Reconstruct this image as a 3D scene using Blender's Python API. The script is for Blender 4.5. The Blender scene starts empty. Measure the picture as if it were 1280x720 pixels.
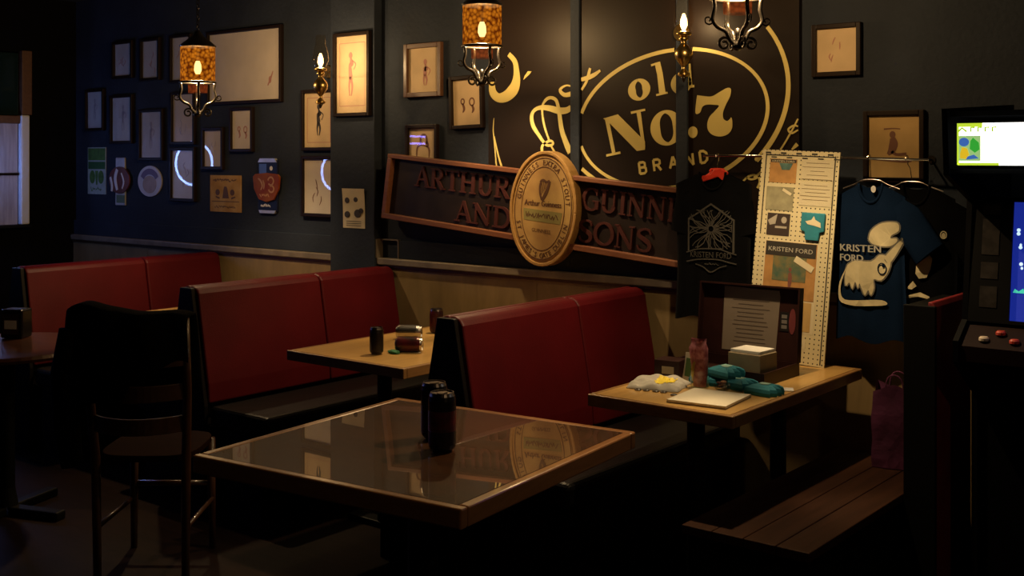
import bpy, bmesh, math, random
from mathutils import Vector, Matrix, noise as mnoise

R = math.radians
scene = bpy.context.scene
C = scene.collection

# ------------------------------------------------------------------ camera
cam_d = bpy.data.cameras.new('camera')
cam = bpy.data.objects.new('camera', cam_d)
C.objects.link(cam)
cam.location = (0, 0, 1.6)
cam.rotation_euler = (R(90), 0, R(38.7))
cam_d.sensor_width = 36.0
cam_d.lens = 36.0 * 1430 / 1280
cam_d.shift_y = -162 / 1280
cam_d.clip_start = 0.05
scene.camera = cam

# ------------------------------------------------------------------ world, exposure
w = bpy.data.worlds.new('world')
scene.world = w
w.use_nodes = True
w.node_tree.nodes['Background'].inputs[0].default_value = (0.02, 0.025, 0.04, 1)
w.node_tree.nodes['Background'].inputs[1].default_value = 0.0
vs = scene.view_settings
vs.view_transform = 'Standard'
vs.look = 'None'
vs.exposure = 0.0
vs.gamma = 1.0
vs.use_curve_mapping = False

WARM = (1.0, 0.77, 0.47)
P_PENDANT1, P_PENDANT2, P_PENDANT3 = 115.0, 150.0, 180.0
P_SCONCE1, P_SCONCE2 = 15, 6
P_HALL = 26.0
NEON_RING, NEON_BAR = 36.0, 30.0


def point_light(name, loc, power, col=WARM, radius=0.03):
    l = bpy.data.lights.new(name, 'POINT')
    l.energy = power
    l.color = col
    l.shadow_soft_size = radius
    o = bpy.data.objects.new(name, l)
    C.objects.link(o)
    o.location = loc
    return o


# ------------------------------------------------------------------ materials
MATS = {}


def nt(name):
    m = bpy.data.materials.new(name)
    m.use_nodes = True
    t = m.node_tree
    return m, t, t.nodes['Principled BSDF']


def mat(name, col, rough=0.6, metal=0.0, var=0.0, vscale=8.0, stretch=(1, 1, 1), bump=0.0, bscale=60.0,
        coat=0.0, coat_rough=0.05, spec=0.5, emit=None, estr=0.0, col2=None, sheen=0.0):
    """principled material with procedural variation of colour and a fine bump"""
    if name in MATS:
        return MATS[name]
    m, t, b = nt(name)
    N, L = t.nodes, t.links
    b.inputs['Roughness'].default_value = rough
    b.inputs['Metallic'].default_value = metal
    b.inputs['Specular IOR Level'].default_value = spec
    b.inputs['Coat Weight'].default_value = coat
    b.inputs['Coat Roughness'].default_value = coat_rough
    if sheen:
        b.inputs['Sheen Weight'].default_value = sheen
    c = (*col, 1)
    tc = N.new('ShaderNodeTexCoord')
    mp = N.new('ShaderNodeMapping')
    mp.inputs['Scale'].default_value = stretch
    L.new(tc.outputs['Object'], mp.inputs[0])
    nz = N.new('ShaderNodeTexNoise')
    nz.inputs['Scale'].default_value = vscale
    nz.inputs['Detail'].default_value = 5
    L.new(mp.outputs[0], nz.inputs['Vector'])
    rp = N.new('ShaderNodeValToRGB')
    c2 = col2 if col2 else tuple(max(0, x * (1 - var)) for x in col)
    rp.color_ramp.elements[0].position = 0.35
    rp.color_ramp.elements[1].position = 0.65
    rp.color_ramp.elements[0].color = (*c2, 1)
    rp.color_ramp.elements[1].color = c
    L.new(nz.outputs['Fac'], rp.inputs[0])
    L.new(rp.outputs[0], b.inputs['Base Color'])
    if bump:
        n2 = N.new('ShaderNodeTexNoise')
        n2.inputs['Scale'].default_value = bscale
        L.new(mp.outputs[0], n2.inputs['Vector'])
        bp = N.new('ShaderNodeBump')
        bp.inputs['Strength'].default_value = bump
        bp.inputs['Distance'].default_value = 0.01
        L.new(n2.outputs['Fac'], bp.inputs['Height'])
        L.new(bp.outputs[0], b.inputs['Normal'])
    if emit:
        b.inputs['Emission Color'].default_value = (*emit, 1)
        b.inputs['Emission Strength'].default_value = estr
    MATS[name] = m
    return m


def emission_mat(name, col, strength):
    m, t, b = nt(name)
    b.inputs['Base Color'].default_value = (*col, 1)
    b.inputs['Emission Color'].default_value = (*col, 1)
    b.inputs['Emission Strength'].default_value = strength
    MATS[name] = m
    return m


def clear_mat(name, tint=(1, 1, 1), rough=0.02, ior=1.5, extra=0.0):
    """thin clear pane: passes light, reflects by Fresnel"""
    m, t, b = nt(name)
    N, L = t.nodes, t.links
    N.remove(b)
    tr = N.new('ShaderNodeBsdfTransparent')
    tr.inputs[0].default_value = (*tint, 1)
    gl = N.new('ShaderNodeBsdfGlossy')
    gl.inputs['Roughness'].default_value = rough
    fr = N.new('ShaderNodeFresnel')
    fr.inputs[0].default_value = ior
    ad = N.new('ShaderNodeMath')
    ad.operation = 'ADD'
    ad.use_clamp = True
    ad.inputs[1].default_value = extra
    L.new(fr.outputs[0], ad.inputs[0])
    ge = N.new('ShaderNodeNewGeometry')      # the inner side of a pane must not mirror
    iv = N.new('ShaderNodeMath')
    iv.operation = 'SUBTRACT'
    iv.inputs[0].default_value = 1.0
    L.new(ge.outputs['Backfacing'], iv.inputs[1])
    mu = N.new('ShaderNodeMath')
    mu.operation = 'MULTIPLY'
    L.new(ad.outputs[0], mu.inputs[0])
    L.new(iv.outputs[0], mu.inputs[1])
    mx = N.new('ShaderNodeMixShader')
    L.new(mu.outputs[0], mx.inputs[0])
    L.new(tr.outputs[0], mx.inputs[1])
    L.new(gl.outputs[0], mx.inputs[2])
    L.new(mx.outputs[0], t.nodes['Material Output'].inputs[0])
    MATS[name] = m
    return m


def shade_mat(name, c1, c2, strength, opaque=.55):
    """lit mosaic lamp glass: lets the bulb's light through and glows in patches"""
    m, t, b = nt(name)
    N, L = t.nodes, t.links
    N.remove(b)
    tc = N.new('ShaderNodeTexCoord')
    vo = N.new('ShaderNodeTexVoronoi')
    vo.inputs['Scale'].default_value = 52
    L.new(tc.outputs['Object'], vo.inputs['Vector'])
    rp = N.new('ShaderNodeValToRGB')
    rp.color_ramp.elements[0].position = 0.15
    rp.color_ramp.elements[0].color = (*c1, 1)
    rp.color_ramp.elements[1].position = 0.75
    rp.color_ramp.elements[1].color = (*c2, 1)
    L.new(vo.outputs['Distance'], rp.inputs[0])
    em = N.new('ShaderNodeEmission')
    em.inputs[1].default_value = strength
    L.new(rp.outputs[0], em.inputs[0])
    tr = N.new('ShaderNodeBsdfTransparent')
    tr.inputs[0].default_value = (1.0, 0.90, 0.74, 1)
    mx = N.new('ShaderNodeMixShader')
    mx.inputs[0].default_value = opaque
    L.new(tr.outputs[0], mx.inputs[1])
    L.new(em.outputs[0], mx.inputs[2])
    L.new(mx.outputs[0], t.nodes['Material Output'].inputs[0])
    MATS[name] = m
    return m


def wood_mat(name, c1, c2, rough=0.45, scale=3.0, stretch=(1, 12, 12), coat=0.0, coat_rough=0.05, spec=0.5):
    m, t, b = nt(name)
    N, L = t.nodes, t.links
    tc = N.new('ShaderNodeTexCoord')
    mp = N.new('ShaderNodeMapping')
    mp.inputs['Scale'].default_value = stretch
    L.new(tc.outputs['Object'], mp.inputs[0])
    nz = N.new('ShaderNodeTexNoise')
    nz.inputs['Scale'].default_value = scale
    nz.inputs['Detail'].default_value = 8
    nz.inputs['Roughness'].default_value = 0.65
    nz.inputs['Distortion'].default_value = 0.6
    L.new(mp.outputs[0], nz.inputs['Vector'])
    rp = N.new('ShaderNodeValToRGB')
    rp.color_ramp.elements[0].position = 0.3
    rp.color_ramp.elements[1].position = 0.7
    rp.color_ramp.elements[0].color = (*c1, 1)
    rp.color_ramp.elements[1].color = (*c2, 1)
    L.new(nz.outputs['Fac'], rp.inputs[0])
    L.new(rp.outputs[0], b.inputs['Base Color'])
    bp = N.new('ShaderNodeBump')
    bp.inputs['Strength'].default_value = 0.08
    bp.inputs['Distance'].default_value = 0.004
    L.new(nz.outputs['Fac'], bp.inputs['Height'])
    L.new(bp.outputs[0], b.inputs['Normal'])
    b.inputs['Roughness'].default_value = rough
    b.inputs['Coat Weight'].default_value = coat
    b.inputs['Coat Roughness'].default_value = coat_rough
    b.inputs['Coat IOR'].default_value = 1.55
    b.inputs['Specular IOR Level'].default_value = spec
    MATS[name] = m
    return m


def peg_mat(name, col):
    """painted hardboard with a grid of peg holes"""
    m, t, b = nt(name)
    N, L = t.nodes, t.links
    tc = N.new('ShaderNodeTexCoord')
    sc = N.new('ShaderNodeVectorMath')
    sc.operation = 'SCALE'
    sc.inputs['Scale'].default_value = 1 / 0.0195
    L.new(tc.outputs['Object'], sc.inputs[0])
    fr = N.new('ShaderNodeVectorMath')
    fr.operation = 'FRACTION'
    L.new(sc.outputs[0], fr.inputs[0])
    sb = N.new('ShaderNodeVectorMath')
    sb.operation = 'SUBTRACT'
    sb.inputs[1].default_value = (0.5, 0.5, 0.5)
    L.new(fr.outputs[0], sb.inputs[0])
    ml = N.new('ShaderNodeVectorMath')
    ml.operation = 'MULTIPLY'
    ml.inputs[1].default_value = (1, 0, 1)
    L.new(sb.outputs[0], ml.inputs[0])
    ln = N.new('ShaderNodeVectorMath')
    ln.operation = 'LENGTH'
    L.new(ml.outputs[0], ln.inputs[0])
    rp = N.new('ShaderNodeValToRGB')
    rp.color_ramp.interpolation = 'CONSTANT'
    rp.color_ramp.elements[0].color = (0.02, 0.015, 0.01, 1)
    rp.color_ramp.elements[1].position = 0.15
    rp.color_ramp.elements[1].color = (*col, 1)
    L.new(ln.outputs['Value'], rp.inputs[0])
    L.new(rp.outputs[0], b.inputs['Base Color'])
    b.inputs['Roughness'].default_value = 0.5
    MATS[name] = m
    return m


# ------------------------------------------------------------------ mesh builder
class MB:
    def __init__(s):
        s.v, s.f = [], []

    def add(s, v, f):
        o = len(s.v)
        s.v += [tuple(p) for p in v]
        s.f += [tuple(i + o for i in q) for q in f]
        return s

    def box(s, x0, x1, y0, y1, z0, z1):
        v = [(x0, y0, z0), (x1, y0, z0), (x1, y1, z0), (x0, y1, z0), (x0, y0, z1), (x1, y0, z1), (x1, y1, z1), (x0, y1, z1)]
        return s.add(v, [(3, 2, 1, 0), (4, 5, 6, 7), (0, 1, 5, 4), (1, 2, 6, 5), (2, 3, 7, 6), (3, 0, 4, 7)])

    def lathe(s, prof, n=24, axis='z', c=(0, 0, 0), caps=True):
        """prof: list of (radius, height)"""
        v, f = [], []
        for r, h in prof:
            for k in range(n):
                a = 2 * math.pi * k / n
                p = (r * math.cos(a), r * math.sin(a), h)
                if axis == 'x':
                    p = (h, p[0], p[1])
                elif axis == 'y':
                    p = (p[0], h, p[1])
                v.append((p[0] + c[0], p[1] + c[1], p[2] + c[2]))
        for i in range(len(prof) - 1):
            for k in range(n):
                k2 = (k + 1) % n
                f.append((i * n + k, i * n + k2, (i + 1) * n + k2, (i + 1) * n + k))
        if caps:
            f.append(tuple(range(n))[::-1])
            f.append(tuple((len(prof) - 1) * n + k for k in range(n)))
        return s.add(v, f)

    def tube(s, pts, r, n=8, closed=False):
        pts = [Vector(p) for p in pts]
        rr = r if isinstance(r, (list, tuple)) else [r] * len(pts)
        v, f = [], []
        m = len(pts)
        prev = None
        for i, p in enumerate(pts):
            a = pts[(i - 1) % m] if (closed or i > 0) else p
            b = pts[(i + 1) % m] if (closed or i < m - 1) else p
            t = (b - a).normalized()
            if prev is None:
                u = t.orthogonal().normalized()
            else:
                u = (prev - t * prev.dot(t))
                u = u.normalized() if u.length > 1e-6 else t.orthogonal().normalized()
            prev = u
            q = t.cross(u)
            for k in range(n):
                an = 2 * math.pi * k / n
                v.append(p + (u * math.cos(an) + q * math.sin(an)) * rr[i])
        for i in range(m if closed else m - 1):
            j = (i + 1) % m
            for k in range(n):
                k2 = (k + 1) % n
                f.append((i * n + k, i * n + k2, j * n + k2, j * n + k))
        if not closed:
            f.append(tuple(range(n))[::-1])
            f.append(tuple((m - 1) * n + k for k in range(n)))
        return s.add(v, f)

    def prism(s, poly, y0, y1):
        """polygon in the XZ plane extruded along Y (triangulated so that it may be concave)"""
        bm = bmesh.new()
        a = sum(poly[i][0] * poly[(i + 1) % len(poly)][1] - poly[(i + 1) % len(poly)][0] * poly[i][1] for i in range(len(poly)))
        P = list(poly) if a > 0 else list(poly)[::-1]
        vs_ = [bm.verts.new((x, y0, z)) for x, z in P]
        fc = bm.faces.new(vs_)
        fc.normal_update()
        bmesh.ops.triangulate(bm, faces=[fc])
        bm.verts.index_update()
        tris = [tuple(v.index for v in q.verts) for q in bm.faces]
        bm.free()
        n = len(P)
        v = [(x, y0, z) for x, z in P] + [(x, y1, z) for x, z in P]
        f = list(tris) + [tuple(i + n for i in q[::-1]) for q in tris]
        for i in range(n):
            j = (i + 1) % n
            f.append((i, i + n, j + n, j))
        return s.add(v, f)

    def ribbon(s, pts, y0, y1, sub=4):
        """stroke of varying half width in the XZ plane: pts (x, z, halfwidth)"""
        pts = smooth(pts, sub)
        Lf, Rt = [], []
        for i, p in enumerate(pts):
            a = pts[max(0, i - 1)]
            b = pts[min(len(pts) - 1, i + 1)]
            dx, dz = b[0] - a[0], b[1] - a[1]
            l = math.hypot(dx, dz) or 1
            nx, nz = -dz / l, dx / l
            Lf.append((p[0] + nx * p[2], p[1] + nz * p[2]))
            Rt.append((p[0] - nx * p[2], p[1] - nz * p[2]))
        n = len(pts)
        v = [(x, y0, z) for x, z in Lf] + [(x, y0, z) for x, z in Rt] + [(x, y1, z) for x, z in Lf] + [(x, y1, z) for x, z in Rt]
        f = []
        for i in range(n - 1):
            f.append((i, n + i, n + i + 1, i + 1))
            f.append((2 * n + i, 2 * n + i + 1, 3 * n + i + 1, 3 * n + i))
            f.append((i, i + 1, 2 * n + i + 1, 2 * n + i))
            f.append((n + i, 3 * n + i, 3 * n + i + 1, n + i + 1))
        f.append((0, 2 * n, 3 * n, n))
        f.append((n - 1, 2 * n - 1, 4 * n - 1, 3 * n - 1))
        return s.add(v, f)

    def xf(s, M):
        s.v = [tuple(M @ Vector(p)) for p in s.v]
        return s

    def build(s, name, m, parent=None, smooth_shade=False, bevel=0.0, seg=2, loc=None, rot=None):
        me = bpy.data.meshes.new(name)
        me.from_pydata(s.v, [], s.f)
        bm = bmesh.new()
        bm.from_mesh(me)
        bmesh.ops.recalc_face_normals(bm, faces=bm.faces)
        bm.to_mesh(me)
        bm.free()
        me.materials.append(m)
        if smooth_shade:
            for p in me.polygons:
                p.use_smooth = True
        o = bpy.data.objects.new(name, me)
        C.objects.link(o)
        if parent:
            o.parent = parent
        if loc:
            o.location = loc
        if rot:
            o.rotation_euler = rot
        if bevel:
            bv = o.modifiers.new('bevel', 'BEVEL')
            bv.width = bevel
            bv.segments = seg
            bv.limit_method = 'ANGLE'
        return o


def smooth(pts, sub):
    if len(pts) < 3 or sub < 2:
        return list(pts)
    out = []
    for i in range(len(pts) - 1):
        p0, p1, p2, p3 = pts[max(0, i - 1)], pts[i], pts[i + 1], pts[min(len(pts) - 1, i + 2)]
        for k in range(sub):
            t = k / sub
            out.append(tuple(0.5 * ((2 * b) + (-a + c) * t + (2 * a - 5 * b + 4 * c - d) * t * t + (-a + 3 * b - 3 * c + d) * t ** 3)
                             for a, b, c, d in zip(p0, p1, p2, p3)))
    out.append(tuple(pts[-1]))
    return out


def tag(o, label, cat, group=None):
    o['label'] = label
    o['category'] = cat
    if group:
        o['group'] = group
    return o


def thing(name, label, cat, loc=(0, 0, 0), rot=(0, 0, 0), group=None):
    o = bpy.data.objects.new(name, None)
    C.objects.link(o)
    o.location = loc
    o.rotation_euler = rot
    o.empty_display_size = 0.1
    return tag(o, label, cat, group)


def struct(o):
    o['kind'] = 'structure'
    return o


def copy_tree(o, parent=None):
    c = o.copy()
    C.objects.link(c)
    if parent:
        c.parent = parent
    for ch in list(o.children):
        copy_tree(ch, c)
    return c


def ell(rx, rz, n=40, cx=0, cz=0, tilt=0.0):
    ct, st = math.cos(tilt), math.sin(tilt)
    out = []
    for k in range(n):
        a = 2 * math.pi * k / n
        x, z = rx * math.cos(a), rz * math.sin(a)
        out.append((cx + x * ct - z * st, cz + x * st + z * ct))
    return out


def ring_ribbon(mb, rx, rz, hw, y0, y1, cx=0, cz=0, tilt=0.0, n=48, a0=0.0, a1=360.0):
    ct, st = math.cos(tilt), math.sin(tilt)
    pts = []
    for k in range(n + 1):
        a = R(a0 + (a1 - a0) * k / n)
        x, z = rx * math.cos(a), rz * math.sin(a)
        pts.append((cx + x * ct - z * st, cz + x * st + z * ct, hw))
    return mb.ribbon(pts, y0, y1, sub=1)


# text from the built-in font, as triangles in the XZ plane, baseline at z=0
TEXT_CACHE = {}


def text_tris(s, align='CENTER'):
    key = (s, align)
    if key not in TEXT_CACHE:
        cu = bpy.data.curves.new('text', 'FONT')
        cu.body = s
        cu.size = 1.0
        cu.resolution_u = 2
        cu.align_x = align
        to = bpy.data.objects.new('text', cu)
        C.objects.link(to)
        bpy.context.view_layer.update()
        me = to.to_mesh()
        v = [(p.co.x, p.co.y) for p in me.vertices]
        f = [tuple(p.vertices) for p in me.polygons]
        to.to_mesh_clear()
        bpy.data.objects.remove(to)
        bpy.data.curves.remove(cu)
        TEXT_CACHE[key] = (v, f)
    return TEXT_CACHE[key]


def add_text(mb, s, size, cx, cz, y, rot=0.0, width=None, align='CENTER', bold=0.0):
    v, f = text_tris(s, align)
    if not v:
        return
    sx = size
    if width:
        xs = [p[0] for p in v]
        ext = max(xs) - min(xs)
        sx = width / ext
        if align == 'CENTER':
            mid = (max(xs) + min(xs)) / 2
            v = [(p[0] - mid, p[1]) for p in v]
    ct, st = math.cos(rot), math.sin(rot)
    offs = [(0, 0)] if not bold else [(0, 0), (bold, 0), (-bold, 0)]
    for i, (ox, oz) in enumerate(offs):
        vv = [(cx + ox + p[0] * sx * ct - p[1] * size * st, y - 0.0002 * i, cz + oz + p[0] * sx * st + p[1] * size * ct) for p in v]
        mb.add(vv, f)


def squiggle(mb, cx, cz, w_, h_, y, seed=1, n=9, hw=.0016):
    """print too small or blurred to read: a broken wavy line"""
    rd = random.Random(seed)
    x = cx - w_ / 2
    while x < cx + w_ / 2 - w_ / n * .5:
        l = w_ / n * rd.uniform(.6, 1.1)
        mb.ribbon([(x, cz + rd.uniform(-.5, .5) * h_, hw), (x + l * .3, cz + rd.uniform(-.5, .5) * h_, hw * 1.3),
                   (x + l * .6, cz + rd.uniform(-.5, .5) * h_, hw), (x + l * .85, cz + rd.uniform(-.5, .5) * h_, hw)], y, y + .0008, sub=2)
        x += l


# carved serif capitals from strokes (unit height)
_T, _t = 0.085, 0.042


def _ser(x, z, w=0.17):
    return [(x - w, z, 0.03), (x + w, z, 0.03)]


def _arc(cx, cz, rx, rz, a0, a1, wf, n=14):
    out = []
    for k in range(n + 1):
        a = R(a0 + (a1 - a0) * k / n)
        out.append((cx + rx * math.cos(a), cz + rz * math.sin(a), wf(a)))
    return out


def _cw(a):
    return _t + (_T - _t) * abs(math.cos(a))


SERIF = {
    'A': (0.9, [[(0.13, 0.0, _t), (0.43, 1.0, _t)], [(0.43, 1.0, _T * .8), (0.78, 0.0, _T)], [(0.24, 0.36, _t), (0.64, 0.36, _t)], _ser(0.13, 0.03, .13), _ser(0.78, 0.03, .16)]),
    'R': (0.88, [[(0.2, 0, _T), (0.2, 1, _T)], _ser(.2, .03), _ser(.2, .97), [(0.2, .96, _t)] + _arc(.46, .73, .2, .23, 90, -90, _cw) + [(0.2, .5, _t)], [(.42, .5, _T * .9), (.74, .03, _T)], _ser(.78, .03, .12)]),
    'T': (0.84, [[(0.42, 0, _T), (0.42, 1, _T)], _ser(.42, .03), [(0.04, .96, _t), (.8, .96, _t)], [(.05, .98, .03), (.05, .74, .02)], [(.79, .98, .03), (.79, .74, .02)]]),
    'H': (0.98, [[(0.2, 0, _T), (0.2, 1, _T)], [(0.76, 0, _T), (0.76, 1, _T)], [(0.2, .52, _t), (.76, .52, _t)], _ser(.2, .03), _ser(.2, .97), _ser(.76, .03), _ser(.76, .97)]),
    'U': (0.94, [[(0.2, 1, _T), (0.2, .35, _T)] + _arc(.46, .32, .26, .28, 180, 360, _cw) + [(.72, .35, _t), (.72, 1, _t)], _ser(.2, .97), _ser(.72, .97, .13)]),
    'N': (0.98, [[(0.17, 0, _t), (0.17, 1, _t)], [(0.14, .96, _T), (0.78, .04, _T)], [(.78, 0, _t), (.78, 1, _t)], _ser(.17, .03, .13), _ser(.1, .97, .1), _ser(.78, .97, .13)]),
    'D': (0.94, [[(0.2, 0, _T), (0.2, 1, _T)], _ser(.16, .03, .13), _ser(.16, .97, .13), [(.2, .96, _t)] + _arc(.42, .5, .38, .46, 90, -90, _cw) + [(.2, .04, _t)]]),
    'G': (0.96, [_arc(.5, .5, .4, .47, 50, 330, _cw, 22), [(.8, .42, _T), (.8, .08, _T)], _ser(.74, .43, .16), [(.78, .98, .03), (.78, .7, .03)]]),
    'I': (0.44, [[(0.22, 0, _T), (0.22, 1, _T)], _ser(.22, .03), _ser(.22, .97)]),
    'E': (0.8, [[(0.2, 0, _T), (0.2, 1, _T)], [(.06, .96, _t), (.68, .96, _t)], [(.06, .04, _t), (.72, .04, _t)], [(.2, .52, _t), (.56, .52, _t)], [(.67, .98, .03), (.67, .76, .02)], [(.71, .02, .03), (.71, .26, .02)]]),
    'S': (0.74, [[(.64, .76, _t), (.58, .92, _t), (.36, .97, _t), (.14, .86, _T * .8), (.13, .68, _T), (.32, .55, _T), (.54, .42, _T), (.63, .27, _T), (.56, .1, _T * .8), (.34, .03, _t), (.14, .1, _t), (.08, .26, _t)]]),
    'O': (0.98, [_arc(.49, .5, .4, .47, 0, 360, _cw, 28)]),
}


def serif_text(mb, s, x0, x1, z0, h, y0, y1):
    """letters spread so that the word runs from x0 to x1"""
    tot = sum(SERIF[c][0] for c in s)
    k = (x1 - x0) / tot
    x = x0
    for c in s:
        wd, strokes = SERIF[c]
        for q_, st in enumerate(strokes):
            mb.ribbon([(x + p[0] * k, z0 + p[1] * h, p[2] * (k + h) / 2) for p in st], y0 - .0003 * q_, y1, sub=3 if len(st) > 4 else 1)
        x += wd * k


# ------------------------------------------------------------------ shared materials
m_wall = mat('wall_paint', (0.027, 0.034, 0.050), 0.75, var=0.25, vscale=3, bump=0.25, bscale=45, spec=0.15)
m_wall_black = mat('black_wall_paint', (0.005, 0.005, 0.006), 0.8, bump=0.2, spec=0.05)
m_ceil = mat('ceiling_paint', (0.012, 0.012, 0.012), 0.9, bump=0.2)
m_floor = wood_mat('floor_wood', (0.008, 0.004, 0.003), (0.018, 0.008, 0.005), 0.6, spec=.1)
m_wainscot = wood_mat('wainscot_plywood', (0.17, 0.115, 0.05), (0.25, 0.17, 0.075), 0.55, 2.0, (5, 1, 1.2))
m_rail = mat('rail_paint', (0.20, 0.16, 0.115), 0.5, var=0.3, vscale=14)
m_black = mat('black_paint', (0.005, 0.005, 0.005), 0.5, spec=0.15)
m_iron = mat('wrought_iron', (0.06, 0.05, 0.04), 0.30, metal=0.9)
m_brass = mat('aged_brass', (0.62, 0.43, 0.16), 0.28, metal=1.0, var=0.25, vscale=30)
m_chrome = mat('chrome', (0.75, 0.72, 0.68), 0.15, metal=1.0)
m_glass = clear_mat('picture_glass')
m_red = mat('red_vinyl', (0.080, 0.003, 0.0058), 0.45, var=0.2, vscale=5, bump=0.12, bscale=220, spec=0.22)
m_seat = mat('black_vinyl', (0.008, 0.008, 0.009), 0.38, bump=0.15, bscale=120, spec=0.25)
m_booth_end = mat('booth_end_laminate', (0.006, 0.0045, 0.004), 0.45, spec=0.15)
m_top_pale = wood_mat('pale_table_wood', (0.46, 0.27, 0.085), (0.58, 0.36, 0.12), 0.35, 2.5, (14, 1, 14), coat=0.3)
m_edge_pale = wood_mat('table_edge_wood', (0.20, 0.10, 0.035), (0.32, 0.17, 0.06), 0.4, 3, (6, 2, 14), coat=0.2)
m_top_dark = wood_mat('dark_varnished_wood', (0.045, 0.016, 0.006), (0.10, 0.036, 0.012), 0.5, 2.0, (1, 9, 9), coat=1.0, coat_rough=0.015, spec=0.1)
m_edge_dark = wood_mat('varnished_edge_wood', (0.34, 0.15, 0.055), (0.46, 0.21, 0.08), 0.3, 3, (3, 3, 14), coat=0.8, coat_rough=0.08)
m_frame = mat('dark_frame_wood', (0.014, 0.008, 0.006), 0.45, spec=0.12)
m_frame_brown = wood_mat('brown_frame_wood', (0.06, 0.025, 0.012), (0.10, 0.045, 0.02), 0.4)
m_paper = mat('cream_paper', (0.66, 0.58, 0.50), 0.8, var=0.12, vscale=6)
m_paper_warm = mat('amber_lit_paper', (0.62, 0.46, 0.28), 0.8, var=0.18, vscale=7)  # amber lamplight is put into this paper's orange colour
m_ink = mat('brown_ink', (0.16, 0.07, 0.045), 0.8)
m_ink_dark = mat('dark_ink', (0.035, 0.03, 0.035), 0.8)
m_ink_pink = mat('faded_red_ink', (0.42, 0.20, 0.17), 0.8)
m_white = mat('white_card', (0.72, 0.70, 0.66), 0.6, var=0.06)

# ------------------------------------------------------------------ room shell
XL, XR, YB, YF, ZC = -7.76, 2.2, 4.56, -3.5, 2.75
struct(MB().box(XL - .1, XR + .1, YF - .1, YB + .1, -.1, 0).build('floor', m_floor))
struct(MB().box(XL - .1, XR + .1, YF - .1, YB + .1, ZC, ZC + .1).build('ceiling', m_ceil))
struct(MB().box(-4.90, XR + .1, YB, YB + .1, 0, ZC).build('wall_back', m_wall))
struct(MB().box(XL - .1, -4.90, YB, YB + .1, 0, ZC).build('wall_back_bay', m_wall))
struct(MB().box(XR, XR + .1, YF, YB, 0, ZC).build('wall_right', m_wall))
struct(MB().box(XL - .1, XR + .1, YF - .1, YF, 0, ZC).build('wall_front', m_wall))
# left wall with the opening for the window (y 3.30..4.13, z 1.14..1.90)
mb = MB()
mb.box(XL - .1, XL, YF, 3.30, 0, ZC)
mb.box(XL - .1, XL, 4.20, YB, 0, ZC)
mb.box(XL - .1, XL, 3.30, 4.20, 0, 1.12)
mb.box(XL - .1, XL, 3.30, 4.20, 2.35, ZC)
struct(mb.build('wall_left', m_wall_black))
# pillar between the two bays of the back wall
struct(MB().box(-4.95, -4.59, 4.50, YB, 0, ZC).build('wall_pillar', m_wall, bevel=0.004))

# wainscot, rail and dark band, left bay and right bay
n_tr = [0]


def trim(mbx, m, bevel=0.0):
    n_tr[0] += 1
    return struct(mbx.build('trim_%d' % n_tr[0], m, bevel=bevel))


for x0, x1, y0 in ((XL, -4.95, YB), (-4.59, -1.25, YB)):
    n = 3
    wp = trim(MB().box(x0, x1, y0 - .010, y0, 0, 1.005), m_black)
    for k in range(n):
        a = x0 + (x1 - x0) * k / n + .0015
        b = x0 + (x1 - x0) * (k + 1) / n - .0015
        MB().box(a, b, y0 - .022, y0 - .010, .09, 1.003).build('panel', m_wainscot, wp)
    MB().box(x0, x1, y0 - .03, y0 - .010, 0, .09).build('skirting', m_black, wp)
    rl = trim(MB().box(x0, x1, y0 - .045, y0, 1.007, 1.045), m_rail, 0.006)
    MB().box(x0, x1, y0 - .030, y0, .990, 1.0065).build('lower_lip', m_frame_brown, rl, bevel=.003)
trim(MB().box(XL, -4.95, YB - .018, YB, 1.0455, 1.150), m_wall, 0.003)
trim(MB().box(-4.44, -1.25, YB - .018, YB, 1.0455, 1.145), m_wall, 0.003)
# small square moulding where the dark band starts
tr = trim(MB().box(-4.59, -4.582, YB - .050, YB, 1.0455, 1.150), m_rail)
MB().box(-4.582, -4.440, YB - .022, YB - .001, 1.144, 1.150).build('moulding', m_rail, tr)
MB().box(-4.446, -4.440, YB - .022, YB - .001, 1.0455, 1.1435).build('moulding', m_rail, tr)

# window in the left wall
wroot = struct(bpy.data.objects.new('window_1', None))
C.objects.link(wroot)
m_casing = mat('white_casing', (0.78, 0.80, 0.82), 0.45)
m_brown = wood_mat('brown_casing', (0.10, 0.04, 0.018), (0.16, 0.07, 0.03), 0.5)
m_pane = mat('frosted_curtained_pane', (0.48, 0.44, 0.46), 0.4, col2=(0.32, 0.28, 0.30), vscale=2.5, stretch=(1, 14, 1.5))
m_transom = mat('dark_green_pane', (0.006, 0.020, 0.016), 0.1)
MB().box(XL - .02, XL + .045, 4.118, 4.180, 1.135, 1.905).build('side_casing', m_casing, wroot, bevel=.008)
MB().box(XL - .02, XL + .040, 4.126, 4.200, 1.907, 2.36).build('upper_casing', m_brown, wroot, bevel=.004)
MB().box(XL - .02, XL + .035, 3.30, 4.115, 1.845, 1.900).build('head_board', m_brown, wroot, bevel=.004)
MB().box(XL - .02, XL + .05, 3.30, 4.19, 1.115, 1.133).build('sill', m_black, wroot)
MB().box(XL - .02, XL + .02, 3.30, 4.112, 1.482, 1.498).build('glazing_bar', m_frame, wroot)
MB().box(XL - .01, XL + .006, 3.31, 4.110, 1.136, 1.481).build('pane', m_pane, wroot)
MB().box(XL - .01, XL + .006, 3.31, 4.110, 1.499, 1.844).build('pane', m_pane, wroot)
MB().box(XL - .01, XL + .006, 3.31, 4.115, 1.905, 2.34).build('transom_pane', m_transom, wroot)

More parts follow.
